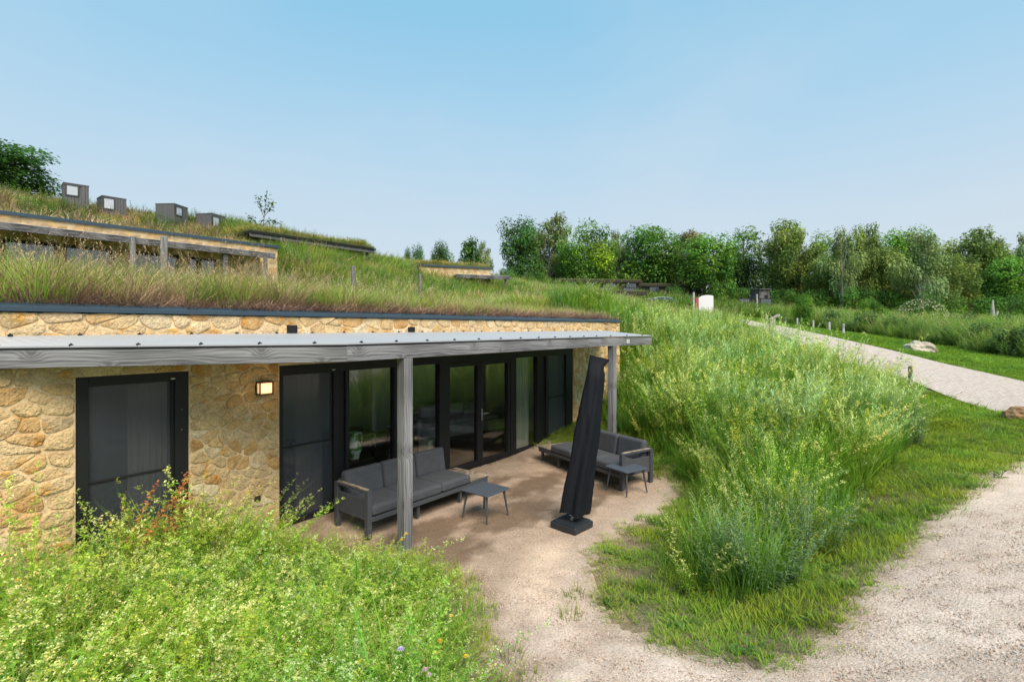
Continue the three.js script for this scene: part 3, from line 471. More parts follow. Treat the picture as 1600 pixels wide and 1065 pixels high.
{ // closed parasol in its cover, leaning a little, on a square weighted foot
  const t = thing('closed_parasol', 'closed parasol in black fabric cover leaning on its square black base', 'parasol', [.855, 0.0, -7.32], .82);
  const base = part('base', [bx(-.222, .222, 0, .095, -.222, .222, .018), bx(-.195, .195, .09, .112, -.195, .195, .01)], std([.02, .026, .034], .45, { bumpMap: plainBump, bumpScale: .002 }), t);
  part('base_label', bx(.1, .16, .1125, .1145, -.12, -.08, 0), std([.6, .62, .62], .6), base);
  for (const a of [-.09, .09]) part('grip_recess', bx(.205, .226, .012, .04, a - .04, a + .04, .004), blackM, base);
  const lean = new THREE.Vector3(.158, 1, .0), q = new THREE.Quaternion().setFromAxisAngle(V(0, 1, 0), -.82), dir = lean.clone().applyQuaternion(q).normalize();
  const P = (y) => dir.clone().multiplyScalar(y / dir.y);
  part('pole', [bar([0, .1, 0], P(.5).toArray(), .022), bar([0, .1, 0], [P(.2).x, .2, P(.2).z], .035, .03)], std([.3, .32, .34], .35, { metalness: .8 }), t);
  const rows = 46, cols = 72, p = [], uv = [], id = [], rg = rngOf(3), side = V(1, 0, 0).applyQuaternion(q), fwd = V(0, 0, 1).applyQuaternion(q);
  const wid = [[0, .192], [.12, .19], [.3, .178], [.5, .172], [.7, .152], [.86, .128], [.94, .122], [.965, .124], [1, .118]];
  const wAt = (v) => { let k = 0; while (k < wid.length - 2 && v > wid[k + 1][0]) k++; return lerp(wid[k][1], wid[k + 1][1], (v - wid[k][0]) / (wid[k + 1][0] - wid[k][0])); };
  for (let j = 0; j <= rows; j++) for (let i = 0; i <= cols; i++) {
    const v = j / rows, a = i / cols * 2 * Math.PI, y = lerp(.205, 2.43, v), flat = sstep(.86, 1, v), w = wAt(v);
    const fold = (.030 * Math.sin(a * 5 + .6 + v * 1.2) * (1 - v) ** 1.1 + .012 * Math.sin(a * 9 + v * 3) * (1 - v)) + .006 * noise2(Math.cos(a) * 1.4 + v * 3, Math.sin(a) * 1.4 + v * 2) + .005 * noise2(Math.cos(a) * 4, v * 26 + Math.sin(a) * 4);
    const rx = w + fold, rz = lerp(w * .72, .02, flat) + fold * (1 - flat);
    const c = P(y), hem = j === 0 ? .022 * Math.sin(a * 3 + 1) - .02 * Math.cos(a) : 0, notch = flat > 0 && Math.cos(a) > .6 ? .04 * Math.exp(-(((v - .925) / .018) ** 2)) : 0, top = v > .97 ? -.035 * Math.cos(a) * (v - .97) / .03 : 0, flap = Math.cos(a) > 0 ? .035 * sstep(.94, .985, v) : -.004;
    const o = c.clone().addScaledVector(side, Math.cos(a) * (rx - notch) + flap).addScaledVector(fwd, Math.sin(a) * rz); o.y += hem + top;
    p.push(o.x, o.y, o.z); uv.push(i / cols, y);
  }
  for (let j = 0; j < rows; j++) for (let i = 0; i < cols; i++) { const a = j * (cols + 1) + i, b = a + cols + 1; id.push(a, b, a + 1, a + 1, b, b + 1); }
  const g = new THREE.BufferGeometry(); g.setAttribute('position', new THREE.Float32BufferAttribute(p, 3)); g.setAttribute('uv', new THREE.Float32BufferAttribute(uv, 2)); g.setIndex(id); g.computeVertexNormals();
  part('cover', g, new THREE.MeshPhysicalMaterial({ color: new THREE.Color().setRGB(.0055, .0075, .0125), roughness: .72, specularIntensity: .5, sheen: .05, sheenColor: new THREE.Color(.25, .3, .4), sheenRoughness: .5, bumpMap: rep(fabricBump, 2, 3), bumpScale: .0008, side: THREE.DoubleSide }), t);
  part('drawcord', bar(P(.12).add(side.clone().multiplyScalar(.09)).toArray(), P(.24).add(side.clone().multiplyScalar(.09)).toArray(), .003), std([.12, .05, .03], .8), t);
}

// ---------------------------------------------------------------- seen through the glass
{
  const cab = toHouse(thing('low_cabinet', 'dark low cabinet under the patterned jug, behind the glass', 'cabinet'), 1.55, -.55);
  part('cabinet_body', [bx(-.3, .3, .06, .6, -.2, .2), bx(-.27, .27, .0, .06, -.17, .17)], std([.02, .018, .016], .5), cab); part('cabinet_top', bx(-.31, .31, .6, .625, -.21, .21), std([.06, .04, .025], .4), cab);
  const jug = toHouse(thing('patterned_jug', 'white jug with green leaf pattern on the cabinet behind the glass', 'jug'), 1.55, -.5, .625);
  const jt = tex(256, 256, (u, v) => { const a = vfbm(u, v, 7, 3), b = vnoise(u * 16, v * 14, 16, 14); const g = sstep(.47, .52, .6 * a + .4 * b); return mix3([.95, .96, .88], [.16, .42, .07], g); });
  const jm = std([1, 1, 1], .3, { map: jt, side: THREE.DoubleSide });
  part('jug_body', new THREE.LatheGeometry([[0, 0], [.07, 0], [.085, .03], [.115, .14], [.118, .2], [.10, .27], [.07, .33], [.06, .38], [.072, .44], [.082, .46]].map(([a, b]) => new THREE.Vector2(a, b)), 28), jm, jug);
  part('jug_handle', new THREE.TubeGeometry(new THREE.CatmullRomCurve3([V(.07, .43, 0), V(.14, .43, 0), V(.155, .36, 0), V(.13, .24, 0), V(.105, .22, 0)]), 20, .012, 8), jm, jug);
  const tb = toHouse(thing('dining_table', 'wooden dining table inside, behind the patterned jug', 'dining table'), 2.1, -2.0);
  const oak = std([1.5, 1.05, .7], .6, { map: woodTex });
  part('table_top', bx(-.75, .75, .72, .75, -.4, .4), oak, tb); for (const a of [-.7, .66]) for (const b of [-.36, .32]) part('leg', bx(a, a + .04, 0, .72, b, b + .04), frameM, tb);
  const ch = toHouse(thing('dining_chair', 'wooden dining chair with curved back inside, right of the near post', 'dining chair'), 2.85, -.95, 0, 2.6);
  part('seat', bx(-.22, .22, .43, .46, -.22, .22, .012), oak, ch); for (const a of [-.2, .17]) for (const b of [-.2, .17]) part('leg', bx(a, a + .03, 0, .43, b, b + .03), oak, ch);
  part('backrest', new THREE.TubeGeometry(new THREE.CatmullRomCurve3([V(-.24, .72, .0), V(-.2, .74, -.2), V(0, .75, -.25), V(.2, .74, -.2), V(.24, .72, .0)]), 24, .022, 8), oak, ch); for (const a of [-.16, 0, .16]) part('spindle', bar([a, .45, -.19], [a, .74, -.235], .011), oak, ch);
  const so = toHouse(thing('indoor_sofa', 'pale grey sofa inside the room, seen through the double doors', 'sofa'), 6.2, -2.6, 0, -.25);
  const sm = std([.72, .73, .73], .95, { map: rep(fabricTex, 1.5) });
  part('sofa_base', bx(-1.3, 1.3, .1, .4, -.4, .45, .04), sm, so); for (const x of [-.66, 0.0, .66]) { part('seat_cushion', bx(x - .32, x + .32, .4, .52, -.2, .46, .05), sm, so); part('back_cushion', bx(x - .32, x + .32, .5, .84, -.42, -.2, .06), sm, so); } part('armrest', bx(-1.42, -1.3, .1, .62, -.4, .45, .04), sm, so); part('armrest', bx(1.3, 1.42, .1, .62, -.4, .45, .04), sm, so);
  const pot = toHouse(thing('planter', 'tall pale square planter inside the glass beside the double doors', 'planter'), 3.17, -.42);
  part('pot', [bx(-.14, .14, 0, .72, -.14, -.12), bx(-.14, .14, 0, .72, .12, .14), bx(-.14, -.12, 0, .72, -.12, .12), bx(.12, .14, 0, .72, -.12, .12)], std([.55, .58, .5], .7), pot); part('potting_soil', bx(-.12, .12, .02, .64, -.12, .12, 0), std([.05, .035, .025], 1), pot);
}

// ---------------------------------------------------------------- houses further up the slope
const farStoneM = std([.62, .47, .28], .95, { map: rep(tex(512, 512, (u, v) => { // small distant rubble: uneven stones with joints
  let d1 = 9, d2 = 9, id = 0; const N = 9;
  for (let a = -1; a <= 1; a++) for (let b = -1; b <= 1; b++) { const ci = Math.floor(u * N) + a, cj = Math.floor(v * N * 1.5) + b, w = ((ci % N) + N) % N, h = ((cj % 14) + 14) % 14, k = (w * 61 + h * 173) & 4095, dx = u * N - ci - LAT[k], dy = v * N * 1.5 - cj - LAT[(k + 999) & 4095], d = Math.hypot(dx, dy); if (d < d1) { d2 = d1; d1 = d; id = k; } else if (d < d2) d2 = d; }
  const j = sstep(.03, .12, d2 - d1), t = LAT[(id + 333) & 4095], l = (.62 + .5 * t + .4 * (vfbm(u, v, 20, 3) - .5)) * lerp(.82, 1, j), w = sstep(.6, .9, LAT[(id + 77) & 4095]); return [l, l * lerp(.97, .8, w), l * lerp(.92, .55, w)];
}), .55) });
const darkGlassM = new THREE.MeshPhysicalMaterial({ roughness: .02, ior: 2.3 }); darkGlassM.color.setRGB(.03, .04, .045);
const soilFarM = std([.15, .17, .06], 1, { map: rep(soilTex, .5) });
function farHouse(name, label, s0, s1, p, floor, cap, glazing, back, over) {
  const q = SP(s0, p), t = thing(name, label, 'house', [q[0], floor, q[1]], TURN), L = s1 - s0, h = cap - floor, f = h - .69;
  part('stone_wall', [bx(0, L, -.3, h - .1, -.35, 0, 0), bx(L - .35, L, -.3, h - .1, -back, -.351, 0)], farStoneM, t);
  part('roof_flashing', bx(-.05, L + .06, h - .1, h, -.4, .06), capM, t);
  { const p_ = [], id = [], n = 30, m = 8; for (let j = 0; j <= m; j++) for (let i = 0; i <= n; i++) { const x = lerp(0, L, i / n), z = -.3 - (back - .3) * j / m, w = SP(s0 + x, p - back), y1 = tps(w[0], w[1]) - floor; p_.push(x, lerp(h - .02, Math.max(h - .3, y1), sstep(0, 1, j / m)), z); } for (let j = 0; j < m; j++) for (let i = 0; i < n; i++) { const a = j * (n + 1) + i; id.push(a, a + 1, a + n + 1, a + 1, a + n + 2, a + n + 1); } const g = new THREE.BufferGeometry(); g.setAttribute('position', new THREE.Float32BufferAttribute(p_, 3)); g.setIndex(id); g.computeVertexNormals(); part('roof_soil', uvMetres(g), soilFarM, t); }
  const can = part('canopy_roof', bx(over[0], over[1], f + .18, f + .21, .0, 1.2, 0), sheetM, t);
  const fb = part('fascia_board', bx(over[0], over[1], f, f + .19, 1.2, 1.27), woodDarkM, can);
  for (const x of over.slice(2)) part('post', bx(x, x + .15, -.2, f, 1.05, 1.198), woodDarkM, can);
  for (const [a, b, y0, y1] of glazing) {
    const w = part('window', [bx(a, b, y1 - .09, y1, -.02, .03), bx(a, b, y0, y0 + .09, -.02, .03), bx(a, a + .09, y0 + .09, y1 - .09, -.02, .03), bx(b - .09, b, y0 + .09, y1 - .09, -.02, .03)], frameM, t);
    part('pane', bx(a + .09, b - .09, y0 + .09, y1 - .09, .0, .008, 0), darkGlassM, w);
  }
  return t;
}
farHouse('stone_house', 'stone house on the slope behind the tall roof grass, wooden fascia over glazing', -9, 6.42, -12.7, 3.05, 6.06, [[1.6, 2.5, .1, 2.3], [4.2, 5.2, .1, 2.3], [6.4, 7.6, .1, 2.25], [7.7, 8.9, .1, 2.25], [9.0, 10.2, .1, 2.25], [10.6, 12.0, .1, 2.25], [12.25, 13.2, .1, 2.25]], 4.2, [-.05, 14.7, 5.4, 12.95]);
{ // roof edge of the house above it
  const a = at(380, 381, 22.2), t = thing('earth_sheltered_house', 'upper house seen as a dark roof edge under a strip of grass', 'house', [a[0], 4.55, a[2]], TURN), L = 6.1;
  part('wall', bx(0, L, -.5, 2.18, -.3, 0, 0), farStoneM, t); part('roof_flashing', bx(-.1, L + .15, 2.32, 2.39, -3.2, .9), blackM, t); part('fascia_board', bx(-.1, L + .1, 2.16, 2.318, .75, .85), woodDarkM, t);
  part('roof_soil', bx(-.05, L + .1, 2.391, 2.52, -3.1, .86, .05), soilFarM, t); part('post', bx(L - .3, L - .15, -.6, 2.18, .55, .7), woodDarkM, t);
}
{ // small stone house half sunk in the meadow
  const a = at(655, 424, 29), t = thing('earth_sheltered_house', 'small stone house front sunk into the hillside meadow', 'house', [a[0], 4.25, a[2]], TURN - .5), L = 4.3;
  part('stone_wall', bx(0, L, -.6, 2.1, -.3, 0, 0), farStoneM, t); part('roof_flashing', bx(-.05, L + .1, 2.1, 2.19, -.4, .08), capM, t); part('roof_soil', bx(0, L, 2.15, 2.3, -3, -.05, .08), soilFarM, t);
  const c = part('canopy_roof', bx(2.0, 5.2, 1.62, 1.66, 0, .8, 0), sheetM, t); part('fascia_board', bx(1.95, 5.25, 1.44, 1.64, .8, .87), woodDarkM, c); part('post', bx(4.9, 5.03, -.6, 1.44, .65, .78), woodDarkM, c);
}
{ // low roofs on the far side of the meadow, under the trees
  const dk = std([.035, .028, .024], .9), brown = std([.07, .055, .045], .9);
  const mk = (label, px, py, d, L, hgt, turn, dep, wall) => { const a = at(px, py, d), t = thing('low_timber_house', label, 'house', [a[0], a[1] - hgt, a[2]], turn); part('wall', bx(0, L, -1.5, hgt - .25, -dep, 0, 0), wall, t); part('roof', [bx(-.3, L + .3, hgt - .25, hgt, -dep - .3, .4, .02)], dk, t); part('roof_soil', bx(-.2, L + .2, hgt + .002, hgt + .12, -dep - .2, .3, .05), soilFarM, t); for (let x = .5; x < L - 1.3; x += 2.2) { const w = part('window', bx(x, x + 1.2, .5, 1.9, -.02, .03), frameM, t); part('pane', bx(x + .08, x + 1.12, .58, 1.82, .025, .035, 0), darkGlassM, w); } return t; };
  mk('low dark timber house under the bright green tree', 872, 437, 52, 8.5, 1.9, .12, 5, brown);
  mk('low grey-brown timber house under the dark maples', 975, 444, 54, 8.5, 2.0, .1, 5, std([.11, .095, .09], .9));
  const t = mk('small low roof edge in the meadow below the tree belt', 928, 455, 44, 4.6, 1.5, .25, 2.5, farStoneM);
  const a = at(1187, 474, 50), hut = thing('wooden_hut', 'small grey wooden hut with one dark window beside the tree belt', 'hut', [a[0], a[1] - .6, a[2]], .2);
  part('wall', bx(0, 1.15, 0, 1.95, -1.4, 0, .01), woodDarkM, hut); part('roof', [bx(-.1, 1.25, 1.951, 2.05, -1.55, .15, .01)], woodDarkM, hut); part('window', bx(.55, .92, .8, 1.45, 0, .03), frameM, hut);
  mk('long black shed roof below the grey hut', 1146, 477, 49, 5.0, 1.2, .1, 2, dk);
}
// timber light boxes on the slope
const clearGlassM = glassM.clone(); clearGlassM.color.setRGB(.97, .97, .97);
const boxWood = std([.155, .16, .175], .85, { map: rep(tex(128, 128, (u, v) => { const l = .75 + .5 * (vfbm(u, v, 26, 3, 2) - .5); return [l, l, l]; }), 1.2, .5) }), blindM = std([.66, .70, .77], .7);
function lightBox(label, px, py, d, w, dep, hgt, turn, wx0, wx1, wy0, wy1) {
  const a = at(px, py, d), t = thing('roof_light_box', label, 'roof light', [a[0], a[1] - hgt, a[2]], turn, undefined);
  part('box_core', bx(-w / 2 + .02, w / 2 - .02, -.6, hgt - .02, -dep / 2 + .02, dep / 2 - .02, 0), std([.12, .12, .13], .9), t);
  const nb = Math.round(w / .11), nd = Math.round(dep / .11);
  for (let i = 0; i < nb; i++) { const x0 = -w / 2 + i * w / nb + .004, x1 = -w / 2 + (i + 1) * w / nb - .004, hit = x1 > wx0 && x0 < wx1; const gs = hit ? [bx(x0, x1, wy1, hgt - .03, dep / 2 - .018, dep / 2 + .004, .003), bx(x0, x1, -.6, wy0, dep / 2 - .018, dep / 2 + .004, .003)] : [bx(x0, x1, -.6, hgt - .03, dep / 2 - .018, dep / 2 + .004, .003)]; part('board', gs, boxWood, t); }
  for (let i = 0; i < nd; i++) { const z0 = -dep / 2 + i * dep / nd + .004, z1 = -dep / 2 + (i + 1) * dep / nd - .004; part('board', bx(-w / 2 - .004, -w / 2 + .018, -.6, hgt - .03, z0, z1, .003), boxWood, t); part('board', bx(w / 2 - .018, w / 2 + .004, -.6, hgt - .03, z0, z1, .003), boxWood, t); }
  part('lid', bx(-w / 2 - .02, w / 2 + .02, hgt - .03, hgt, -dep / 2 - .02, dep / 2 + .02, .005), std([.16, .17, .185], .6), t);
  const f = part('window_frame', [bx(wx0 - .02, wx1 + .02, wy1 - .02, wy1 + .03, dep / 2 - .02, dep / 2 + .03), bx(wx0 - .02, wx1 + .02, wy0 - .03, wy0 + .02, dep / 2 - .02, dep / 2 + .03), bx(wx0 - .02, wx0 + .03, wy0 + .02, wy1 - .02, dep / 2 - .02, dep / 2 + .03), bx(wx1 - .03, wx1 + .02, wy0 + .02, wy1 - .02, dep / 2 - .02, dep / 2 + .03)], std([.05, .055, .065], .6), t);
  part('blind', bx(wx0 + .03, wx1 - .03, wy0 + .02, wy1 - .02, dep / 2 + .006, dep / 2 + .01, 0), blindM, f); part('pane', bx(wx0 + .03, wx1 - .03, wy0 + .02, wy1 - .02, dep / 2 + .018, dep / 2 + .022, 0), clearGlassM, f);
}
lightBox('tallest timber light box on the slope, window on its left half', 117, 290, 21.5, .80, .80, 1.25, .79, -.33, .07, .74, 1.16);
lightBox('timber light box second from the left, window low on its left half', 174, 310, 22.5, .84, .84, 1.1, .90, -.40, .0, .54, 1.01);
lightBox('timber light box third from the left, plain side towards the house', 268, 321, 23.5, .88, .88, 1.1, 1.52, -.36, .06, .6, .98);
lightBox('timber light box fourth from the left, low behind the grass', 329, 336, 24.5, .86, .86, 1.1, 1.36, -.38, .04, .5, .96);
{ const a = at(369, 348, 26), t = thing('roof_light_box', 'small far light box left of the sapling, only its lid in view', 'roof light', [a[0], a[1] - 1, a[2]], 1.0); part('box_core', bx(-.5, .5, -.3, .95, -.5, .5, 0), boxWood, t); part('lid', bx(-.52, .52, .951, 1, -.52, .52), std([.16, .17, .185], .6), t); }

// ---------------------------------------------------------------- posts, stones, signs
function postThing(name, label, cat, px, pyTop, d, w, hgt, round, mat, group) {
  const a = at(px, pyTop, d), t = thing(name, label, cat, [a[0], a[1] - hgt, a[2]], (px * .37) % 1.5, group);
  const shaft = round ? (() => { const g = new THREE.CylinderGeometry(w / 2, w / 2 * 1.04, hgt + .3, 12, 4); const p = g.attributes.position; for (let i = 0; i < p.count; i++) { const y = p.getY(i); p.setX(i, p.getX(i) * (1 + .05 * noise2(y * 3 + px, p.getZ(i) * 9)) + .01 * noise2(px, y * 2)); } g.translate(0, (hgt - .3) / 2, 0); g.computeVertexNormals(); const u = g.attributes.uv; for (let i = 0; i < u.count; i++) u.setXY(i, u.getY(i) * .8 + px * .01, u.getX(i) * 1.4); return g; })() : (() => { const g = bx(-w / 2, w / 2, -.3, hgt, -w / 2, w / 2, .01); const u = g.attributes.uv; for (let i = 0; i < u.count; i++) { const x = u.getX(i); u.setXY(i, u.getY(i) / 2, x / .25); } return g; })();
  part('shaft', shaft, mat, t);
  if (round) { const g = new THREE.SphereGeometry(w / 2, 12, 6, 0, Math.PI * 2, 0, Math.PI / 2); g.scale(1, .5, 1); g.translate(0, hgt - .002, 0); part('post_top', g, mat, t); }
  return t;
}
const postM = std([.95, .92, .85], .9, { map: woodTex, bumpMap: woodBump, bumpScale: .003 }), palePostM = std([2.5, 2.35, 2.1], .9, { map: woodTex, bumpMap: woodBump, bumpScale: .003 }), brownPostM = std([.85, .74, .58], .9, { map: woodTex, bumpMap: woodBump, bumpScale: .003 });
const greyPostM = std([1.25, 1.2, 1.12], .9, { map: woodTex, bumpMap: woodBump, bumpScale: .003 });
const fg = 'weathered fence posts in the roof meadow';
postThing('fence_post', 'weathered round fence post left of the pair before the upper glazing', 'fence post', 207, 370, 10.5, .105, 1.45, true, greyPostM, fg);
postThing('fence_post', 'weathered round fence post right of the pair before the upper glazing', 'fence post', 256, 371, 10.2, .125, 1.4, true, greyPostM, fg);
postThing('fence_post', 'weathered fence post just right of the upper stone house corner', 'fence post', 414.5, 403, 12, .085, 1.3, true, postM, fg);
postThing('fence_post', 'weathered fence post midway along the roof meadow', 'fence post', 552, 417, 13.5, .12, 1.2, true, postM, fg);
postThing('fence_post', 'weathered fence post near the small sunken stone house', 'fence post', 656, 428, 16, .1, 1.2, true, postM, fg);
postThing('bollard', 'brown timber bollard on the verge between meadow and lane', 'bollard', 1423, 573, 13.2, .1, .62, true, brownPostM);
const bg = 'pale timber bollards along the far side of the lane';
[[1318, 506.5, 26, 'nearest pale bollard on the far verge of the lane'], [1296, 503.5, 28, 'second nearest pale bollard on the far verge of the lane'], [1271, 501, 32, 'third pale bollard on the far verge, below the light green shrub'], [1246, 497.5, 31, 'fourth pale bollard along the far verge of the lane'], [1228, 495, 34, 'second last pale bollard where the lane crests'], [1199, 492.5, 37, 'farthest pale bollard, left of the slanted grey post']].forEach(([px, py, d, l]) => postThing('bollard', l, 'bollard', px, py, d, .12, .55, true, palePostM, bg));
{ // grey post with a slanted head
  const a = at(1207, 498, 18.4), t = thing('slanted_top_post', 'grey post with slanted overhanging head beside the lane', 'post', [a[0], tps(a[0], a[2]), a[2]], -.15), hgt = a[1] - tps(a[0], a[2]);
  const gm = std([.36, .36, .36], .8, { map: rep(stoneTex, 1) });
  part('shaft', [bx(-.1, .1, -.2, hgt, -.07, .07, .012)], gm, t);
  const hd = bx(-.13, .23, -.035, .035, -.09, .09, .01); hd.rotateZ(.5); hd.translate(.03, hgt + .04, 0); part('head', hd, std([.5, .5, .5], .7, { map: rep(stoneTex, 1) }), t);
}
{ // white arched board and red post box by the lane
  const a = at(1103, 461, 27.5), y0 = tps(a[0], a[2]), top = a[1] - y0, t = thing('white_arched_board', 'white board with arched top standing in the meadow', 'sign', [a[0], y0, a[2]], -.12);
  const s = new THREE.Shape(); s.moveTo(-.37, 0); s.lineTo(.37, 0); s.lineTo(.37, top - .05); s.quadraticCurveTo(.12, top + .03, -.2, top - .04); s.lineTo(-.37, top - .14); s.lineTo(-.37, 0);
  const g = new THREE.ExtrudeGeometry(s, { depth: .06, bevelEnabled: true, bevelSize: .01, bevelThickness: .01, bevelSegments: 1 }); part('board', g, std([.74, .74, .78], .6), t); part('foot', [bx(-.3, -.22, -.3, .1, .061, .1), bx(.22, .3, -.3, .1, .061, .1)], std([.3, .3, .32], .6), t);
  const b = at(1089.5, 465, 28.2), yb = tps(b[0], b[2]), hb = b[1] - yb, r = thing('red_sign', 'narrow red sign panel left of the white arched board', 'sign', [b[0], yb, b[2]], .5);
  const rm = std([.42, .06, .05], .6); part('panel', [bx(-.13, .1, hb - .62, hb, -.02, .02, .005)], rm, r); part('leg', [bar([-.1, -.2, 0], [-.1, hb - .1, -.03], .025), bar([.07, -.2, 0], [.07, hb - .1, -.03], .025)], std([.4, .3, .28], .6), r);
  postThing('marker_post', 'tall thin pale post left of the red sign', 'post', 1084, 457, 29, .1, 1.4, true, palePostM); postThing('marker_post', 'pale post in front of the grey wooden hut', 'post', 1183, 460, 46, .13, 1.2, true, palePostM);
}
function rock(rx, ry, rz, seed, flat = .3) {
  const g = new THREE.IcosahedronGeometry(1, 12), p = g.attributes.position, n3 = createNoise2D(rngOf(seed)); const m = new Map();
  for (let i = 0; i < p.count; i++) { let x = p.getX(i), y = p.getY(i), z = p.getZ(i); const k = 1 + .14 * n3(x * 1.1 + y, z * 1.1 - y) + .05 * n3(x * 2.4 + 5, z * 2.4 + y * 2) + .02 * n3(x * 9 + y * 4, z * 9 - y * 5); const fl = Math.round((x * .6 + y * .9 + z * .3) * 3) / 3; const kk = k * (1 - flat * .25 * Math.abs((x * .6 + y * .9 + z * .3) - fl)); p.setXYZ(i, x * rx * kk, Math.max(-.3, y) * ry * kk, z * rz * kk); }
  g.computeVertexNormals(); return uvMetres(g);
}
{ const y = tps(17.45, -21.9); solo('boulder', rock(.62, .40, .5, 6, .25), std([.62, .57, .50], .95, { map: rep(tex(256, 256, (u, v) => { const l = .75 + .5 * (vfbm(u, v, 6, 4) - .5); return [l, l * .97, l * .92]; }), .7), bumpMap: rep(plainBump, .7), bumpScale: .015 }), 'large pale boulder on the grass verge across the lane', 'boulder').position.set(17.45, y + .06, -21.9); }
{ const x = 10.0, z = -10.02, y = tps(x, z), t = rock(.33, .17, .22, 9); solo('edging_stone', t, std([.34, .22, .13], .95, { map: rep(stoneTex, 1.6), bumpMap: rep(stoneBump, 1.6), bumpScale: .03 }), 'rusty brown rough stone at the lane corner by the gravel', 'stone').position.set(x, y + .06, z); }
{ // parked car behind the crest of the meadow
  const a = at(1036, 466, 44), t = thing('parked_car', 'silver parked car behind the meadow crest, only roof and windows above grass', 'car', [a[0], a[1] - 1.45, a[2]], .25), cm = new THREE.MeshPhysicalMaterial({ color: new THREE.Color().setRGB(.55, .57, .6), roughness: .35, metalness: .3, clearcoat: 1 });
  const prof = (pts, w) => { const s = new THREE.Shape(); s.moveTo(...pts[0]); s.splineThru(pts.slice(1).map((q) => new THREE.Vector2(...q))); s.lineTo(...pts[0]); const g = new THREE.ExtrudeGeometry(s, { depth: w - .16, bevelEnabled: true, bevelSize: .08, bevelThickness: .08, bevelSegments: 3, curveSegments: 16 }); g.translate(0, 0, -w / 2 + .08); return g; };
  part('body', prof([[-2.0, .35], [-2.05, .6], [-1.9, .86], [-1.0, .95], [0, .97], [1.2, .93], [1.95, .74], [2.05, .5], [2.0, .3]], 1.72), cm, t);
  part('cabin', prof([[-1.7, .9], [-1.45, 1.2], [-.9, 1.41], [-.1, 1.45], [.5, 1.32], [1.1, .92]], 1.5), darkGlassM, t);
  part('roof', prof([[-1.2, 1.35], [-.9, 1.435], [-.3, 1.475], [.2, 1.44], [.5, 1.36]], 1.44), cm, t);
  for (const x of [-1.3, 1.3]) for (const z of [-.8, .8]) { const g = new THREE.TorusGeometry(.24, .09, 8, 18); g.translate(x, .33, z); const w = part('wheel', g, blackM, t); const h = new THREE.CylinderGeometry(.17, .17, .12, 14); h.rotateX(Math.PI / 2); h.translate(x, .33, z); part('rim', h, std([.5, .5, .52], .4, { metalness: .8 }), w); }
}

// ---------------------------------------------------------------- foliage building kit
const leafM = new THREE.MeshPhysicalMaterial({ roughness: 1, transmission: .36, thickness: 0, vertexColors: true, side: THREE.DoubleSide, ior: 1.3, specularIntensity: .2 });
const dryM = new THREE.MeshStandardMaterial({ roughness: .95, vertexColors: true, side: THREE.DoubleSide });
class Plant { // collects blades, leaves and stems into one mesh with vertex colours
  constructor() { this.p = []; this.c = []; this.i = []; }
  v(x, y, z, c) { this.p.push(x, y, z); this.c.push(c[0], c[1], c[2]); return this.p.length / 3 - 1; }
  blade(x, y, z, dir, h, w, lean, bend, segs, c0, c1, twist = 0) { // tapered curved strip
    const dx = Math.cos(dir), dz = Math.sin(dir), wx = -Math.sin(dir + twist) * w / 2, wz = Math.cos(dir + twist) * w / 2; let a = -1, b = -1;
    for (let k = 0; k <= segs; k++) {
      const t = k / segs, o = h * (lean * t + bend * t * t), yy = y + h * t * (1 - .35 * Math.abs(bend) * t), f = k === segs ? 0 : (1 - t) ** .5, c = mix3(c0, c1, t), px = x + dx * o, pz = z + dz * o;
      if (k === segs) { const e = this.v(px, yy, pz, c); this.i.push(a, b, e); } else { const e = this.v(px - wx * f, yy, pz - wz * f, c), g = this.v(px + wx * f, yy, pz + wz * f, c); if (a >= 0) this.i.push(a, b, e, b, g, e); a = e; b = g; }
    }
  }
  along(x, y, z, dir, h, lean, bend, t) { const o = h * (lean * t + bend * t * t); return [x + Math.cos(dir) * o, y + h * t * (1 - .35 * Math.abs(bend) * t), z + Math.sin(dir) * o]; }
  leaf(x, y, z, dir, pitch, l, w, c, c2 = c) { // diamond leaf, folded along the middle
    const cx = Math.cos(dir) * Math.cos(pitch), cy = Math.sin(pitch), cz = Math.sin(dir) * Math.cos(pitch), sx = -Math.sin(dir) * w / 2, sz = Math.cos(dir) * w / 2, m = .45;
    const a = this.v(x, y, z, c), b = this.v(x + cx * l * m + sx, y + cy * l * m + w * .15, z + cz * l * m + sz, c), d = this.v(x + cx * l * m - sx, y + cy * l * m + w * .15, z + cz * l * m - sz, c), e = this.v(x + cx * l, y + cy * l - .1 * l, z + cz * l, c2);
    this.i.push(a, b, e, a, e, d);
  }
  speck(x, y, z, s, c, r) { // tiny petal or bud: one triangle turned at random
    const a = r() * 6.283, b = (r() - .5) * 2.4, ca = Math.cos(a) * s, sa = Math.sin(a) * s, q = Math.sin(b) * s;
    const i = this.v(x + ca, y + q * .5, z + sa, c); this.v(x - sa * .8, y - q * .5, z + ca * .8, c); this.v(x - ca * .6 + sa * .5, y + s * .3, z - sa * .6 - ca * .5, c); this.i.push(i, i + 1, i + 2);
  }
  geo() { const g = new THREE.BufferGeometry(); g.setAttribute('position', new THREE.Float32BufferAttribute(this.p, 3)); g.setAttribute('color', new THREE.Float32BufferAttribute(this.c, 3)); g.setIndex(this.i); g.computeVertexNormals(); return g; }
}
const vary = (c, r, k = .2) => { const l = 1 + (r() - .5) * 2 * k, w = (r() - .5) * k * .7; return [c[0] * l * (1 + w), c[1] * l, c[2] * l * (1 - w)]; };

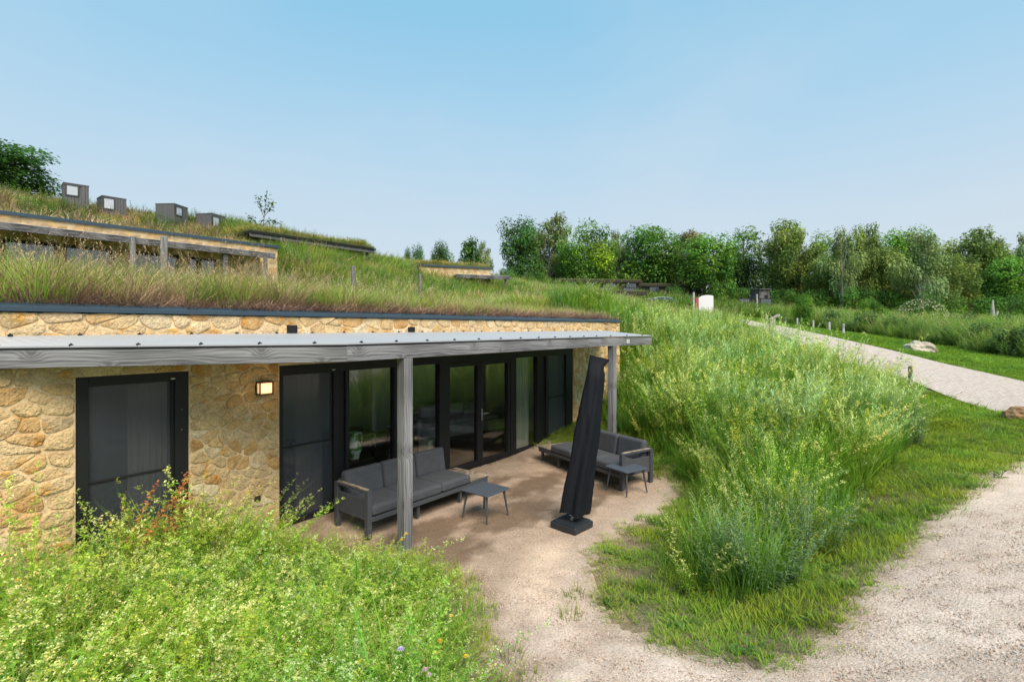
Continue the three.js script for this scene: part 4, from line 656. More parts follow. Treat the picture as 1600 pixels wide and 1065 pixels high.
// ---------------------------------------------------------------- trees
function treeGeo({ h, rx, y0, n, leaf, tones, trunkR, blobs, seed, cone = 0, sparse = 0, droop = 0, fork = 0, lean = 0 }) {
  const r = rngOf(seed), T = [], P = new Plant(), cy = (y0 + h) / 2, ry = (h - y0) / 2, centres = [];
  const stem = (a, b, r0, r1) => { const g = bar(a, b, r0, r1, 7); T.push(g); };
  let pt = [0, -.5, 0]; const tops = [], steps = 6, th = h * (cone ? .95 : .78);
  const trunkAt = [];
  for (let k = 1; k <= steps; k++) { const t = k / steps, q = [lean * t * t + .12 * h * .1 * (r() - .5), th * t, .12 * h * .1 * (r() - .5)]; stem(pt, q, trunkR * (1 - .8 * (k - 1) / steps), trunkR * (1 - .8 * t)); pt = q; trunkAt.push(q); }
  for (let b = 0; b < blobs; b++) {
    const t = (b + .5) / blobs, yy = lerp(y0 + ry * .12, h - ry * .16, t), env = cone ? lerp(1, .12, Math.pow((yy - y0) / (h - y0), 1.1)) : Math.sqrt(Math.max(.05, 1 - ((yy - cy * .96) / (ry * 1.05)) ** 2)), a = b * 2.4 + r() * 1.2, rr = rx * env * (.25 + .6 * r());
    const c = [Math.cos(a) * rr + lean * t * .7, yy + (r() - .5) * ry * .2, Math.sin(a) * rr], R = rx * (cone ? .34 * (env + .35) : .22 + .22 * r()) * (sparse ? .75 : 1);
    centres.push([c, R, vary(tones[Math.floor(r() * tones.length)], r, .34)]);
    const base = trunkAt[Math.min(steps - 1, Math.max(0, Math.floor((yy - R * .6 - fork) / th * steps) - 1))]; stem(base, [lerp(base[0], c[0], .5), lerp(base[1], c[1], .62), lerp(base[2], c[2], .5)], trunkR * .3, trunkR * .18); stem([lerp(base[0], c[0], .5), lerp(base[1], c[1], .62), lerp(base[2], c[2], .5)], c, trunkR * .18, trunkR * .07);
  }
  const tot = centres.reduce((s, q) => s + q[1] ** 2, 0);
  for (const [c, R, col] of centres) {
    const m = Math.round(n * R * R / tot);
    for (let k = 0; k < m; k++) {
      const a = r() * 6.283, u = r() * 2 - 1, s = Math.sqrt(1 - u * u), d = R * (sparse ? Math.cbrt(r()) * 1.15 : .55 + .55 * Math.pow(r(), .7)) * (1 + .3 * noise2(a * 1.5 + c[0] * 3, u * 3 + c[1])), x = c[0] + Math.cos(a) * s * d, y = c[1] + u * d * .82, z = c[2] + Math.sin(a) * s * d;
      const l = leaf * (.6 + .8 * r()); P.leaf(x, y, z, a + (r() - .5) * 2.4, (u * .5 - .35 - droop) + (r() - .5) * 1.1, l, l * .72, vary(col, r, .18));
      if (droop && r() < .35) for (let q = 1; q < 4; q++) P.leaf(x + (r() - .5) * .08, y - q * l * .8, z + (r() - .5) * .08, r() * 6.28, -1.1, l * .8, l * .5, vary(col, r, .2));
    }
  }
  return [mergeGeometries(T.map((g) => g.toNonIndexed())), P.geo()];
}
const barkM = std([.16, .125, .095], .95, { bumpMap: plainBump, bumpScale: .03 }), birchM = std([.46, .44, .40], .85, { map: tex(128, 128, (u, v) => { const l = .9 - .75 * sstep(.62, .72, vfbm(u, v, 3, 3, 26)); return [l, l, l]; }) });
const G_DARK = [[.100, .224, .053], [.118, .266, .057], [.088, .195, .053]], G_MID = [[.153, .319, .053], [.195, .378, .059], [.130, .283, .053]], G_BRIGHT = [[.295, .519, .047], [.354, .566, .059], [.236, .448, .047]], G_PALE = [[.271, .366, .142], [.307, .401, .165], [.236, .330, .130]], G_OLIVE = [[.224, .319, .077], [.271, .354, .094], [.195, .283, .071]], G_RUST = [[.260, .271, .130], [.283, .260, .142], [.224, .271, .106]];
const KINDS = {
  round_dark: [treeGeo({ h: 9, rx: 4.4, y0: .6, n: 9600, leaf: .34, tones: G_DARK, trunkR: .28, blobs: 30, seed: 1 }), barkM],
  maple: [treeGeo({ h: 10, rx: 4.2, y0: 1.4, n: 9800, leaf: .34, tones: G_MID, trunkR: .3, blobs: 28, seed: 2 }), barkM],
  bright: [treeGeo({ h: 9, rx: 3.7, y0: 1.0, n: 9000, leaf: .32, tones: [...G_BRIGHT, ...G_MID], trunkR: .22, blobs: 26, seed: 3 }), barkM],
  birch: [treeGeo({ h: 11, rx: 3.0, y0: 2.4, n: 3900, leaf: .30, tones: G_PALE, trunkR: .24, blobs: 26, seed: 4, sparse: 1, droop: .2 }), birchM],
  olive: [treeGeo({ h: 11, rx: 3.6, y0: .9, n: 8000, leaf: .29, tones: G_OLIVE, trunkR: .2, blobs: 32, seed: 5, droop: .2 }), birchM],
  thin: [treeGeo({ h: 10, rx: 3.1, y0: 4.6, n: 1500, leaf: .34, tones: G_MID, trunkR: .18, blobs: 20, seed: 6, sparse: 1, fork: 1 }), barkM],
  conifer: [treeGeo({ h: 8, rx: 3.0, y0: .4, n: 6200, leaf: .36, tones: G_DARK, trunkR: .2, blobs: 34, seed: 7, cone: 1 }), barkM],
  rust: [treeGeo({ h: 10, rx: 3.2, y0: 1.4, n: 4600, leaf: .32, tones: G_RUST, trunkR: .18, blobs: 26, seed: 8, sparse: 1, droop: .15 }), birchM],
  forked: [treeGeo({ h: 11, rx: 3.4, y0: 3.4, n: 2500, leaf: .32, tones: G_PALE, trunkR: .34, blobs: 16, seed: 24, sparse: 1, droop: .15, fork: 2.5 }), birchM],
  sage: [treeGeo({ h: 2, rx: 1.5, y0: -.2, n: 3000, leaf: .19, tones: [[.16, .27, .10], [.19, .31, .11], [.14, .25, .08]], trunkR: .03, blobs: 16, seed: 25 }), barkM],
  shrub: [treeGeo({ h: 3, rx: 2.2, y0: .0, n: 3200, leaf: .2, tones: G_DARK.concat(G_MID), trunkR: .07, blobs: 14, seed: 9 }), barkM],
  bush: [treeGeo({ h: 2, rx: 1.5, y0: -.1, n: 3000, leaf: .15, tones: G_MID.concat(G_PALE), trunkR: .04, blobs: 14, seed: 10 }), barkM],
};
const SIZE = { round_dark: [9, 4.4], maple: [10, 4.2], bright: [9, 3.7], birch: [11, 3], olive: [11, 3.6], thin: [10, 3.1], conifer: [8, 3], rust: [10, 3.2], forked: [11, 3.4], sage: [2, 1.5], shrub: [3, 2.2], bush: [2, 1.5] };
const protos = {};
function tree(kind, name, cat, label, px, pyTop, d, halfW, seed, sink = 0) { // measured: bearing, top, distance, half width in photo pixels
  const a = at(px, pyTop, d), y = tps(a[0], a[2]) - .2 - sink, sy = Math.max(.5, a[1] - y) / SIZE[kind][0] * 1.02, sx = halfW * d / FOCAL / SIZE[kind][1] * 1.02;
  let t;
  if (!protos[kind]) { t = protos[kind] = thing(name, label, cat); const [[tr, cr], bark] = KINDS[kind]; part(kind === 'shrub' || kind === 'bush' || kind === 'sage' ? 'branches' : 'trunk', tr, bark, t); part('crown', cr, leafM, t); } else { t = copyOf(protos[kind], name, label); t.userData.category = cat; }
  t.position.set(a[0], y, a[2]); t.scale.set(sx, sy, sx); t.rotation.y = seed * 1.7; return t;
}
tree('round_dark', 'broadleaf_tree', 'tree', 'dark rounded tree at the left end of the tree belt', 813, 346, 60, 38, 1, 1);
tree('birch', 'birch_tree', 'tree', 'tall airy grey-green tree behind the dark rounded one', 858, 338, 63, 41, 2, 1);
tree('maple', 'broadleaf_tree', 'tree', 'deep green low tree between the airy tree and the bright one', 898, 376, 60, 30, 3, 1);
tree('bright', 'broadleaf_tree', 'tree', 'bright yellow-green tree in the middle of the tree belt', 931, 354, 57, 39, 4, 1);
tree('birch', 'birch_tree', 'tree', 'slender pale birch right of the bright green tree', 968, 364, 62, 24, 5, 1);
tree('maple', 'maple_tree', 'tree', 'large full green maple, top notched in two', 1020, 351, 58, 48, 6);
tree('rust', 'broadleaf_tree', 'tree', 'brownish thin-leaved tree behind the two maples', 1078, 358, 64, 33, 7);
tree('maple', 'maple_tree', 'tree', 'broad dark maple behind the white arched board', 1101, 367, 54, 49, 8);
tree('thin', 'broadleaf_tree', 'tree', 'open see-through tree with bare lower limbs against the sky', 1163, 354, 62, 30, 9);
tree('round_dark', 'broadleaf_tree', 'tree', 'dark low tree under the see-through tree', 1163, 400, 60, 34, 10);
tree('olive', 'birch_tree', 'tree', 'tall light green tree with flat spreading top', 1232, 346, 56, 47, 11);
tree('bright', 'broadleaf_tree', 'tree', 'lighter green tree low between the tall ones', 1281, 374, 57, 32, 12);
tree('forked', 'birch_tree', 'tree', 'white-stemmed birch with thin crown, left of the tall dark one', 1316, 357, 47, 30, 13);
tree('olive', 'birch_tree', 'tree', 'tall dark olive tree with pointed top', 1351, 353, 51, 34, 14);
tree('maple', 'broadleaf_tree', 'tree', 'green domed tree behind the forked birch', 1405, 358, 58, 44, 15);
tree('forked', 'birch_tree', 'tree', 'birch with forked white stem facing the boulder', 1444, 358, 44, 42, 16);
tree('olive', 'willow_tree', 'tree', 'feathery drooping tree above the dead trunk', 1520, 361, 50, 54, 17);
tree('rust', 'willow_tree', 'tree', 'thin feathery tree behind the drooping one', 1552, 372, 56, 26, 18);
tree('maple', 'broadleaf_tree', 'tree', 'dense deep green tree low at the right edge', 1575, 400, 46, 44, 19);
tree('birch', 'birch_tree', 'tree', 'pale thin tree cut by the right edge of view', 1606, 368, 52, 22, 20);
tree('olive', 'birch_tree', 'tree', 'olive tree filling the belt below the white-stemmed birch', 1300, 394, 50, 40, 21);
tree('olive', 'birch_tree', 'tree', 'olive tree filling the belt left of the forked birch', 1392, 388, 50, 36, 22);
tree('olive', 'willow_tree', 'tree', 'drooping olive tree in front, right of the forked birch', 1480, 400, 45, 42, 23);
tree('round_dark', 'broadleaf_tree', 'tree', 'dark tree at the back right of the broad maple', 1136, 392, 64, 32, 24);
tree('round_dark', 'broadleaf_tree', 'tree', 'dark tree at the back behind the boulder', 1430, 392, 66, 46, 25);
tree('round_dark', 'broadleaf_tree', 'tree', 'dark tree at the back behind the light green tree', 1225, 392, 68, 44, 26);
tree('round_dark', 'broadleaf_tree', 'tree', 'dark tree at the back behind the tall olive one', 1335, 396, 66, 44, 27);
tree('round_dark', 'broadleaf_tree', 'tree', 'dark tree at the back behind the drooping ones', 1530, 398, 64, 46, 28);
tree('round_dark', 'broadleaf_tree', 'tree', 'dark tree at the back between the two maples', 1058, 404, 68, 46, 29);
tree('round_dark', 'broadleaf_tree', 'tree', 'dark tree at the back of the bright green tree', 945, 404, 68, 46, 30);
tree('conifer', 'conifer_tree', 'tree', 'dark pointed tree alone left of the belt', 735, 370, 72, 27, 31, 1);
tree('birch', 'birch_tree', 'tree', 'pale wispy tree leaning out beside the pointed tree', 755, 378, 74, 15, 32, 1);
tree('round_dark', 'broadleaf_tree', 'tree', 'small round dark tree right of the pair on the skyline', 690, 382, 76, 20, 33, 1);
tree('round_dark', 'broadleaf_tree', 'tree', 'small dark tree, middle of the three on the skyline', 653, 386, 78, 12, 34, 1);
tree('round_dark', 'broadleaf_tree', 'tree', 'smallest dark tree, left of the three on the skyline', 636, 391, 80, 9, 35, 1);
tree('maple', 'broadleaf_tree', 'tree', 'dark tree top peeping over the upper roof edge', 562, 372, 50, 26, 36, 1);
tree('round_dark', 'broadleaf_tree', 'tree', 'dark tree on the slope at the left edge of view', -8, 222, 33, 82, 37, 0);
tree('round_dark', 'broadleaf_tree', 'tree', 'dark tree at the back behind the airy grey-green tree', 868, 402, 70, 44, 38, 1);
tree('round_dark', 'broadleaf_tree', 'tree', 'dark tree at the back behind the large full maple', 1000, 408, 70, 40, 39);
const und = ['dark', 'deep green', 'mid green'];
[[790, 420, 55, 18, 'beneath the dark rounded tree'], [838, 425, 56, 20, 'beneath the airy grey-green tree'], [1052, 446, 53, 18, 'between the maples'], [1128, 440, 52, 22, 'right of the white arched board'], [1165, 450, 53, 20, 'left of the grey hut'], [1225, 452, 50, 24, 'right of the grey hut'], [1262, 455, 49, 24, 'below the flat-topped tree'], [1300, 452, 48, 26, 'below the olive tree'], [1340, 448, 46, 30, 'below the tall pointed olive tree'], [1385, 452, 46, 28, 'left of the forked birch foot'], [1475, 462, 44, 28, 'right of the domed bush'], [1520, 465, 43, 28, 'left of the dead trunk'], [1580, 462, 42, 30, 'right of the dead trunk'], [1622, 458, 42, 30, 'at the right edge of view']].forEach(([px, py, d, w, where], i) => tree('shrub', 'shrub', 'shrub', und[i % 3] + ' undergrowth shrub ' + where, px, py, d, w, i + 50));
[[1480, 512, 25, 26, 'right behind the boulder'], [1530, 506, 24, 30, 'third from the right at the verge'], [1575, 513, 21.5, 30, 'second from the right at the verge'], [1612, 517, 20.6, 28, 'at the right edge of view'], [1404, 497, 28, 24, 'left behind the boulder'], [1350, 489, 30, 22, 'behind the two nearest pale bollards'], [1505, 492, 30, 26, 'below the drooping trees'], [1585, 494, 29, 30, 'below the dead trunk'], [1300, 486, 33, 18, 'behind the third pale bollard']].forEach(([px, py, d, w, where], i) => tree('sage', 'willow_shrub', 'shrub', 'grey-green narrow-leaved shrub ' + where, px, py, d, w, i + 80));
{ // domed bush with pale blossom
  const t = tree('bush', 'flowering_bush', 'bush', 'domed bush dotted with cream blossom behind the verge', 1440, 469, 34, 32, 3), P = new Plant(), r = rngOf(8);
  for (let k = 0; k < 340; k++) { const a = r() * 6.28, u = .05 + .95 * r(), s = Math.sqrt(1 - u * u); for (let q = 0; q < 3; q++) P.speck(Math.cos(a) * s * 1.5 + (r() - .5) * .1, 1.0 + u * 1.0 + (r() - .5) * .08, Math.sin(a) * s * 1.5 + (r() - .5) * .1, .06, [.6, .58, .42], r); }
  part('blossom', P.geo(), dryM, t);
}
{ // the sapling on the skyline
  const a = at(409, 298, 25), y = tps(a[0], a[2]) - .1, h = a[1] - y, t = thing('sapling', 'thin young tree alone on the skyline right of the light boxes', 'tree', [a[0], y, a[2]]), r = rngOf(14), T = [], P = new Plant();
  const col = [.10, .19, .04], limbs = [[[0, 0, 0], [.12, h * .5, 0], [.30, h, .1]], [[0, h * .2, 0], [-.35, h * .4, .1], [-.62, h * .5, .1]], [[.05, h * .3, 0], [.4, h * .42, -.1], [.78, h * .36, -.1]], [[.1, h * .45, 0], [-.05, h * .7, .1], [-.12, h * .86, .1]], [[.15, h * .5, 0], [.42, h * .66, 0], [.55, h * .8, 0]], [[0, h * .1, 0], [-.25, h * .25, 0], [-.5, h * .28, 0]]];
  for (const L of limbs) { const c = new THREE.CatmullRomCurve3(L.map((q) => V(...q))); T.push(new THREE.TubeGeometry(c, 8, .014, 5).toNonIndexed()); for (let k = 0; k < 34; k++) { const q = c.getPoint(.25 + .75 * r()); P.leaf(q.x + (r() - .5) * .22, q.y + (r() - .5) * .2, q.z + (r() - .5) * .22, r() * 6.28, -.3 + (r() - .5), .13 + .07 * r(), .1, vary(col, r, .3)); } }
  part('trunk', mergeGeometries(T), barkM, t); part('crown', P.geo(), leafM, t);
}
{ // bare dead trunk
  const a = at(1552, 468, 40), y = tps(a[0], a[2]) - .2, h = a[1] - y, t = thing('dead_tree', 'bare grey dead trunk with one stub branch before the dark trees', 'tree', [a[0], y, a[2]], .2);
  const m = std([.40, .38, .36], .9, { bumpMap: plainBump, bumpScale: .02 });
  part('trunk', [bar([0, -.2, 0], [.04, h * .35, 0], .22, .17, 9), bar([.04, h * .35, 0], [-.05, h * .7, .02], .17, .12, 9), bar([-.05, h * .7, .02], [-.02, h, 0], .12, .05, 9)], m, t); part('stub_branch', [bar([.05, h * .4, 0], [.3, h * .56, .05], .11, .09, 8), bar([.3, h * .56, .05], [.42, h * .68, .05], .09, .06, 8)], m, t);
}

// ---------------------------------------------------------------- meadow plants
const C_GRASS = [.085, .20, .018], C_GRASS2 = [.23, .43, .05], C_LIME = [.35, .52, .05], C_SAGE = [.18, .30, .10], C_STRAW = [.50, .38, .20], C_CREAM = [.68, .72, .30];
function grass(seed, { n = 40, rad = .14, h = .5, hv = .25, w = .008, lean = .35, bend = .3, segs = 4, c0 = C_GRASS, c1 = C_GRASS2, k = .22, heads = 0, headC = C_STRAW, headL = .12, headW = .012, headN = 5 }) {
  const P = new Plant(), r = rngOf(seed);
  for (let i = 0; i < n; i++) {
    const a = r() * 6.283, q = Math.sqrt(r()) * rad, x = Math.cos(a) * q, z = Math.sin(a) * q, d = a + (r() - .5) * 2, hh = h + (r() - .5) * 2 * hv, le = lean * r(), be = bend * (.3 + r());
    P.blade(x, 0, z, d, hh, w * (.7 + .6 * r()), le, be, segs, vary(c0, r, k), vary(c1, r, k), (r() - .5) * 2.2);
  }
  for (let i = 0; i < heads; i++) {
    const a = r() * 6.283, q = Math.sqrt(r()) * rad * .8, x = Math.cos(a) * q, z = Math.sin(a) * q, d = a + (r() - .5), hh = h * (1.15 + .4 * r()), le = lean * .5 * r(), be = bend * (.2 + .6 * r()), c = vary(headC, r, .25);
    P.blade(x, 0, z, d, hh, w * .45, le, be, 5, vary(c1, r, k), c, 1);
    for (let j = 0; j < headN; j++) { const t = 1 - headL / hh * 1.1 * (j / headN), e = P.along(x, 0, z, d, hh, le, be, t), ba = r() * 6.28, bl = headL * .3 * (.3 + j / headN); P.leaf(e[0], e[1], e[2], ba, .9 - .9 * r() * (j / headN), headL * (.22 + .16 * r()), headW * .55, vary(c, r, .2)); for (let q = 0; q < 2; q++) P.speck(e[0] + Math.cos(ba) * bl * r(), e[1] + bl * (r() - .2), e[2] + Math.sin(ba) * bl * r(), headW * (.35 + .3 * r()), vary(c, r, .25), r); }
  }
  return P.geo();
}
function bedstraw(seed, { stems = 13, rad = .19, h = .62, cream = C_CREAM, green = [.20, .36, .035], pale = .5, big = 1, spread = 1 }) { // leafy stems, each ending in a tapered cloud of tiny cream flowers
  const P = new Plant(), r = rngOf(seed);
  for (let i = 0; i < stems; i++) {
    const a = r() * 6.283, q = Math.sqrt(r()) * rad, x = Math.cos(a) * q, z = Math.sin(a) * q, d = a + (r() - .5) * 1.4, hh = h * (.55 + .75 * r()), le = .1 + .4 * r(), be = .12 + .38 * r(), g = vary(green, r, .3), hue = r(), fl = hue < pale ? cream : [.44, .56, .10];
    P.blade(x, 0, z, d, hh, .008 * big, le, be, 4, vary([.08, .17, .025], r), g, 0);
    for (let t = .12; t < .9; t += .075) { const e = P.along(x, 0, z, d, hh, le, be, t); for (let k = 0; k < 4; k++) P.leaf(e[0], e[1], e[2], k * 1.57 + r() * 1.2, .2 + (r() - .5) * .7, (.052 - .02 * t) * big, .0085 * big, vary(g, r, .3)); }
    for (let b = 0; b < 17; b++) {
      const t = .48 + .52 * r(), e = P.along(x, 0, z, d, hh, le, be, t), ba = r() * 6.283, bl = (.018 + .085 * (1.08 - t)) * (.5 + .7 * r()) * spread, ex = e[0] + Math.cos(ba) * bl, ez = e[2] + Math.sin(ba) * bl, ey = e[1] + bl * (.5 + .6 * r());
      for (let k = 0; k < 8; k++) { const f = .3 + .7 * r(), s = .018 * big; P.speck(lerp(e[0], ex, f) + (r() - .5) * s, lerp(e[1], ey, f) + (r() - .5) * s, lerp(e[2], ez, f) + (r() - .5) * s, (.0048 + .004 * r()) * big, r() < .75 ? vary(fl, r, .22) : vary([.34, .48, .07], r, .25), r); }
    }
  }
  return P.geo();
}
function leafy(seed, { stems = 9, rad = .12, h = .7, leaf = .07, lw = .02, step = .04, c = C_SAGE, top = c, lean = .25, pitch = .1, bushy = 1, tip = 0, tipC = C_LIME }) { // upright leafy stems: mugwort, nettle, tansy
  const P = new Plant(), r = rngOf(seed);
  for (let i = 0; i < stems; i++) {
    const a = r() * 6.283, q = Math.sqrt(r()) * rad, x = Math.cos(a) * q, z = Math.sin(a) * q, d = a + (r() - .5), hh = h * (.65 + .5 * r()), le = lean * r(), be = .15 * r(), g = vary(c, r, .2);
    P.blade(x, 0, z, d, hh, .009, le, be, 4, vary([.11, .12, .05], r), g, 0);
    let ph = r() * 6;
    for (let t = .12; t < 1; t += step / hh) { const e = P.along(x, 0, z, d, hh, le, be, t), s = (1.15 - .75 * t); ph += 2.4; for (let k = 0; k < bushy; k++) P.leaf(e[0], e[1], e[2], ph + k * 3.14 + (r() - .5) * .7, pitch + (r() - .5) * .7 + .4 * t, leaf * s * (.7 + .5 * r()), lw * s, vary(mix3(g, top, t), r, .16)); }
    for (let k = 0; k < tip; k++) { const e = P.along(x, 0, z, d, hh, le, be, .8 + .2 * r()); P.speck(e[0] + (r() - .5) * .07, e[1] + (r() - .3) * .05, e[2] + (r() - .5) * .07, .008 + .005 * r(), vary(tipC, r, .2), r); }
  }
  return P.geo();
}
function umbel(seed, h, w, c = [.72, .72, .66]) { const P = new Plant(), r = rngOf(seed); const stalk = new Plant(); stalk.blade(0, 0, 0, r() * 6, h, .008, .08, .05, 4, [.1, .17, .05], [.16, .24, .07]); const e = [Math.cos(0) * 0, h * .98, 0]; for (let k = 0; k < 40; k++) { const a = r() * 6.28, q = Math.sqrt(r()) * w; P.speck(Math.cos(a) * q, e[1] + (r() - .5) * .012 - q * q * 2, Math.sin(a) * q, .011, vary(c, r, .1), r); } for (let k = 0; k < 8; k++) { const t = .1 + .08 * k; stalk.leaf(0, h * t, 0, k * 2.4, .5, .09, .014, vary([.12, .2, .05], r)); } return [stalk.geo(), P.geo()]; }

const tmpO = new THREE.Object3D(); tmpO.rotation.order = 'ZXY'; const tmpC = new THREE.Color();
const [hS0, hS1] = [-9, 6.5];
function blocked(x, z, m = 0) { // walls, roofs of other houses, the lane
  const [s, p] = toSP(x, z);
  if (s > hS0 && s < hS1 + .1 && p < -11.2 && p > -12.75) return true;
  if (roadD(x, z) < .05 + m) return true;
  return false;
}
let plantSeed = 900;
function scatter(o) { // jittered grid over a box of land, only where the view could reach
  const { name, label, category, variants, pick, mat = leafM, box, step, keep, scale, tint, y = H, near = 1.0, far = 70, tilt = .12, wind = 0 } = o, r = rngOf(plantSeed++), lists = variants.map(() => []);
  for (let z = box[2]; z < box[3]; z += step) for (let x = box[0]; x < box[1]; x += step) {
    const px = x + r() * step, pz = z + r() * step, k = Math.floor(r() * variants.length), u = r(), a = r(), b = r(), c = r(), d = -pz;
    if (d < near || d > far || Math.abs(px) > d * 1.02 + 1.6) continue;
    const q = keep(px, pz); if (q <= 0 || u > q) continue;
    const s = scale(px, pz, a); if (s[1] <= 0) continue;
    lists[pick ? pick(px, pz, c, k) : k].push([px, y(px, pz) - .01, pz, s, a * 6.283, (b - .5) * 2 * tilt, (c - .5) * 2 * tilt - wind, tint(px, pz, b)]);
  }
  const g = new THREE.Group(); g.name = numbered(name); tag(g, label, category, null, 'stuff'); scene.add(g); let total = 0;
  lists.forEach((L, k) => {
    if (!L.length) return; total += L.length;
    const m = new THREE.InstancedMesh(variants[k], mat, L.length); m.name = 'plant_clump'; m.castShadow = m.receiveShadow = true;
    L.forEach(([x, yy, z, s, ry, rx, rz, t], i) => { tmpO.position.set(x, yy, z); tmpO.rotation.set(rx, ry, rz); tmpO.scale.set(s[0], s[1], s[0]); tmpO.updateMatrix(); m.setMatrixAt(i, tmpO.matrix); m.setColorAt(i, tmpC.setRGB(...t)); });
    g.add(m);
  });
  if (globalThis.SHOWCOUNT) console.log(name, total);
  return g;
}
const tone = (x, z, r, k = .2) => { const n = 1.1 + .34 * fbm(x * .8, z * .8, 3) + (r - .5) * 2 * k, w = .025 + .16 * noiseC(x * .6, z * .6) + .22 * (((r * 7.31) % 1) - .5); return [n * (1 + w), n, n * (1 - w)]; };

// --- the frothy pale bank in the left foreground
const frontLeft = (x, z) => { const [s, p] = toSP(x, z), g = gravelD(x, z) + ragged(x, z); return p > .12 && g > .0 && x < 1.0 && z > -8.2 ? g : -1; };
const flKeep = (x, z) => { const g = frontLeft(x, z); return g < 0 ? 0 : sstep(-.05, .35, g) * (x > -.4 ? sstep(-.1, .6, g) * .8 : 1); };
const flScale = (x, z, r) => { const g = frontLeft(x, z), d = Math.hypot(x, z), s = (.62 + .85 * r) * lerp(.5, 1.08, sstep(0, .8, g)) * lerp(.62, 1, sstep(1.6, 3.2, d)) * (1 + .5 * fbm(x * .8, z * .8, 3)), q = lerp(.92, .46, sstep(-3.6, -2.0, x + (z + 5) * .25)) * lerp(1, 1.4, sstep(-4.4, -3.0, z)); return [s * lerp(q, 1, .5), s * q]; };
const BED = [1, 2, 3, 4, 5, 6].map((k) => bedstraw(100 + k, { h: .58 + .04 * k, pale: .3 + .08 * k })), BEDG = [1, 2, 3].map((k) => bedstraw(120 + k, { h: .6, pale: .15, stems: 12 })), BEDB = [1, 2, 3, 4].map((k) => bedstraw(126 + k, { h: .85, pale: .3 + .12 * k, stems: 12, rad: .22, big: 1.5, spread: 1.25 }));
const TALL = [1, 2, 3, 4].map((k) => grass(140 + k, { n: 30, h: .5, hv: .26, w: .011, lean: .5, bend: .5, heads: 2, headC: [.46, .44, .2], headW: .010, k: .3 }));
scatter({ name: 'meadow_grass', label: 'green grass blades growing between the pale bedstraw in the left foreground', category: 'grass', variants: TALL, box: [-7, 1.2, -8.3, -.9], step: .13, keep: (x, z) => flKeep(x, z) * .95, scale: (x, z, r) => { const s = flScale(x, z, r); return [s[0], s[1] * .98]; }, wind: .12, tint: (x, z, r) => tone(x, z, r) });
scatter({ name: 'bedstraw', label: 'frothy pale green bedstraw in flower filling the left foreground', category: 'wildflowers', variants: BED.concat(BEDG), pick: (x, z, c, k) => fbm(x * .8 + 9, z * .8, 3) + (c - .5) * .5 < -.06 ? 6 + k % 3 : k % 6, box: [-7, 1.0, -8.3, -.9], step: .185, keep: (x, z) => flKeep(x, z) * sstep(-.3, .05, fbm(x * .95 + 2, z * .95, 3) + (x < -2.2 && z > -4 ? -.14 : .13)) * (x > -.9 ? sstep(.2, 1, frontLeft(x, z)) : 1), wind: .2, scale: flScale, tint: (x, z, r) => tone(x, z, r, .12) });
const SPIRE = [1, 2, 3, 4].map((k) => bedstraw(136 + k, { stems: 3, rad: .05, h: .72, pale: .6, big: 1.15 }));
scatter({ name: 'bedstraw_spires', label: 'single taller flowering stems rising out of the left foreground', category: 'wildflowers', variants: SPIRE, box: [-7, .4, -7.6, -1.6], step: .3, keep: (x, z) => frontLeft(x, z) > .15 ? .75 : 0, scale: (x, z, r) => { const s = flScale(x, z, r); const k = .85 + .5 * r; return [s[0] * .9, s[1] * k + .12]; }, tint: (x, z, r) => tone(x, z, r, .12), tilt: .22, wind: .25 });
// --- scattered tufts along the gravel edges and on the trodden ground
const SHORT = [1, 2, 3, 4].map((k) => grass(160 + k, { n: 44, rad: .1, h: .05, hv: .028, w: .006, lean: .9, bend: .5, segs: 3, c0: [.13, .24, .025], c1: [.32, .46, .055] }));
const SHORTF = [1, 2].map((k) => grass(166 + k, { n: 50, rad: .24, h: .085, hv: .04, w: .016, lean: .7, bend: .4, segs: 2, c0: [.13, .24, .03], c1: [.25, .40, .055] }));
const ROSETTE = [1, 2, 3].map((k) => leafy(170 + k, { stems: 6, rad: .06, h: .07, leaf: .07, lw: .022, step: .02, c: [.12, .22, .045], pitch: .2, lean: .9 }));
const lawnKeep = (x, z) => { const g = gravelD(x, z) + ragged(x, z); if (g < -.09 || x < .6 || blocked(x, z) || inHouse(x, z)) return 0; const m = meadowD(x, z); if (m < -.5) return 0; const n = fbm(x * 1.5 + 7, z * 1.5, 4), tipp = x < 1.75 && z > -7.5 && z < -4.55 ? 1 : 0; return clamp((tipp ? .55 + 1.4 * n + .4 * sstep(.35, .9, g) : .8 + .9 * n) * sstep(-.1, .04, g)); };
scatter({ name: 'lawn', label: 'short green grass on the verges of the gravel path and lane', category: 'grass', variants: SHORT, box: [.6, 12, -14.5, -3], step: .082, far: 14.5, keep: lawnKeep, scale: (x, z, r) => { const s = .7 + .8 * r + .3 * fbm(x * 2, z * 2, 2); return [s, s * (x < 1.75 && z > -7 ? .8 : 1.15)]; }, tint: (x, z, r) => { const t = tone(x, z, r, .2), dry = sstep(.0, .5, fbm(x * 1.1 + 20, z * 1.1, 3)); return mix3(t, [1.6, 1.12, 1.3], dry * .5); } });
scatter({ name: 'rosette_weeds', label: 'flat leafy weeds among the short grass of the verge', category: 'weeds', variants: ROSETTE, box: [.6, 11, -12, -3], step: .2, far: 12, keep: (x, z) => lawnKeep(x, z) * .5, scale: (x, z, r) => [.7 + .9 * r, .7 + .9 * r], tint: (x, z, r) => tone(x, z, r, .2) });
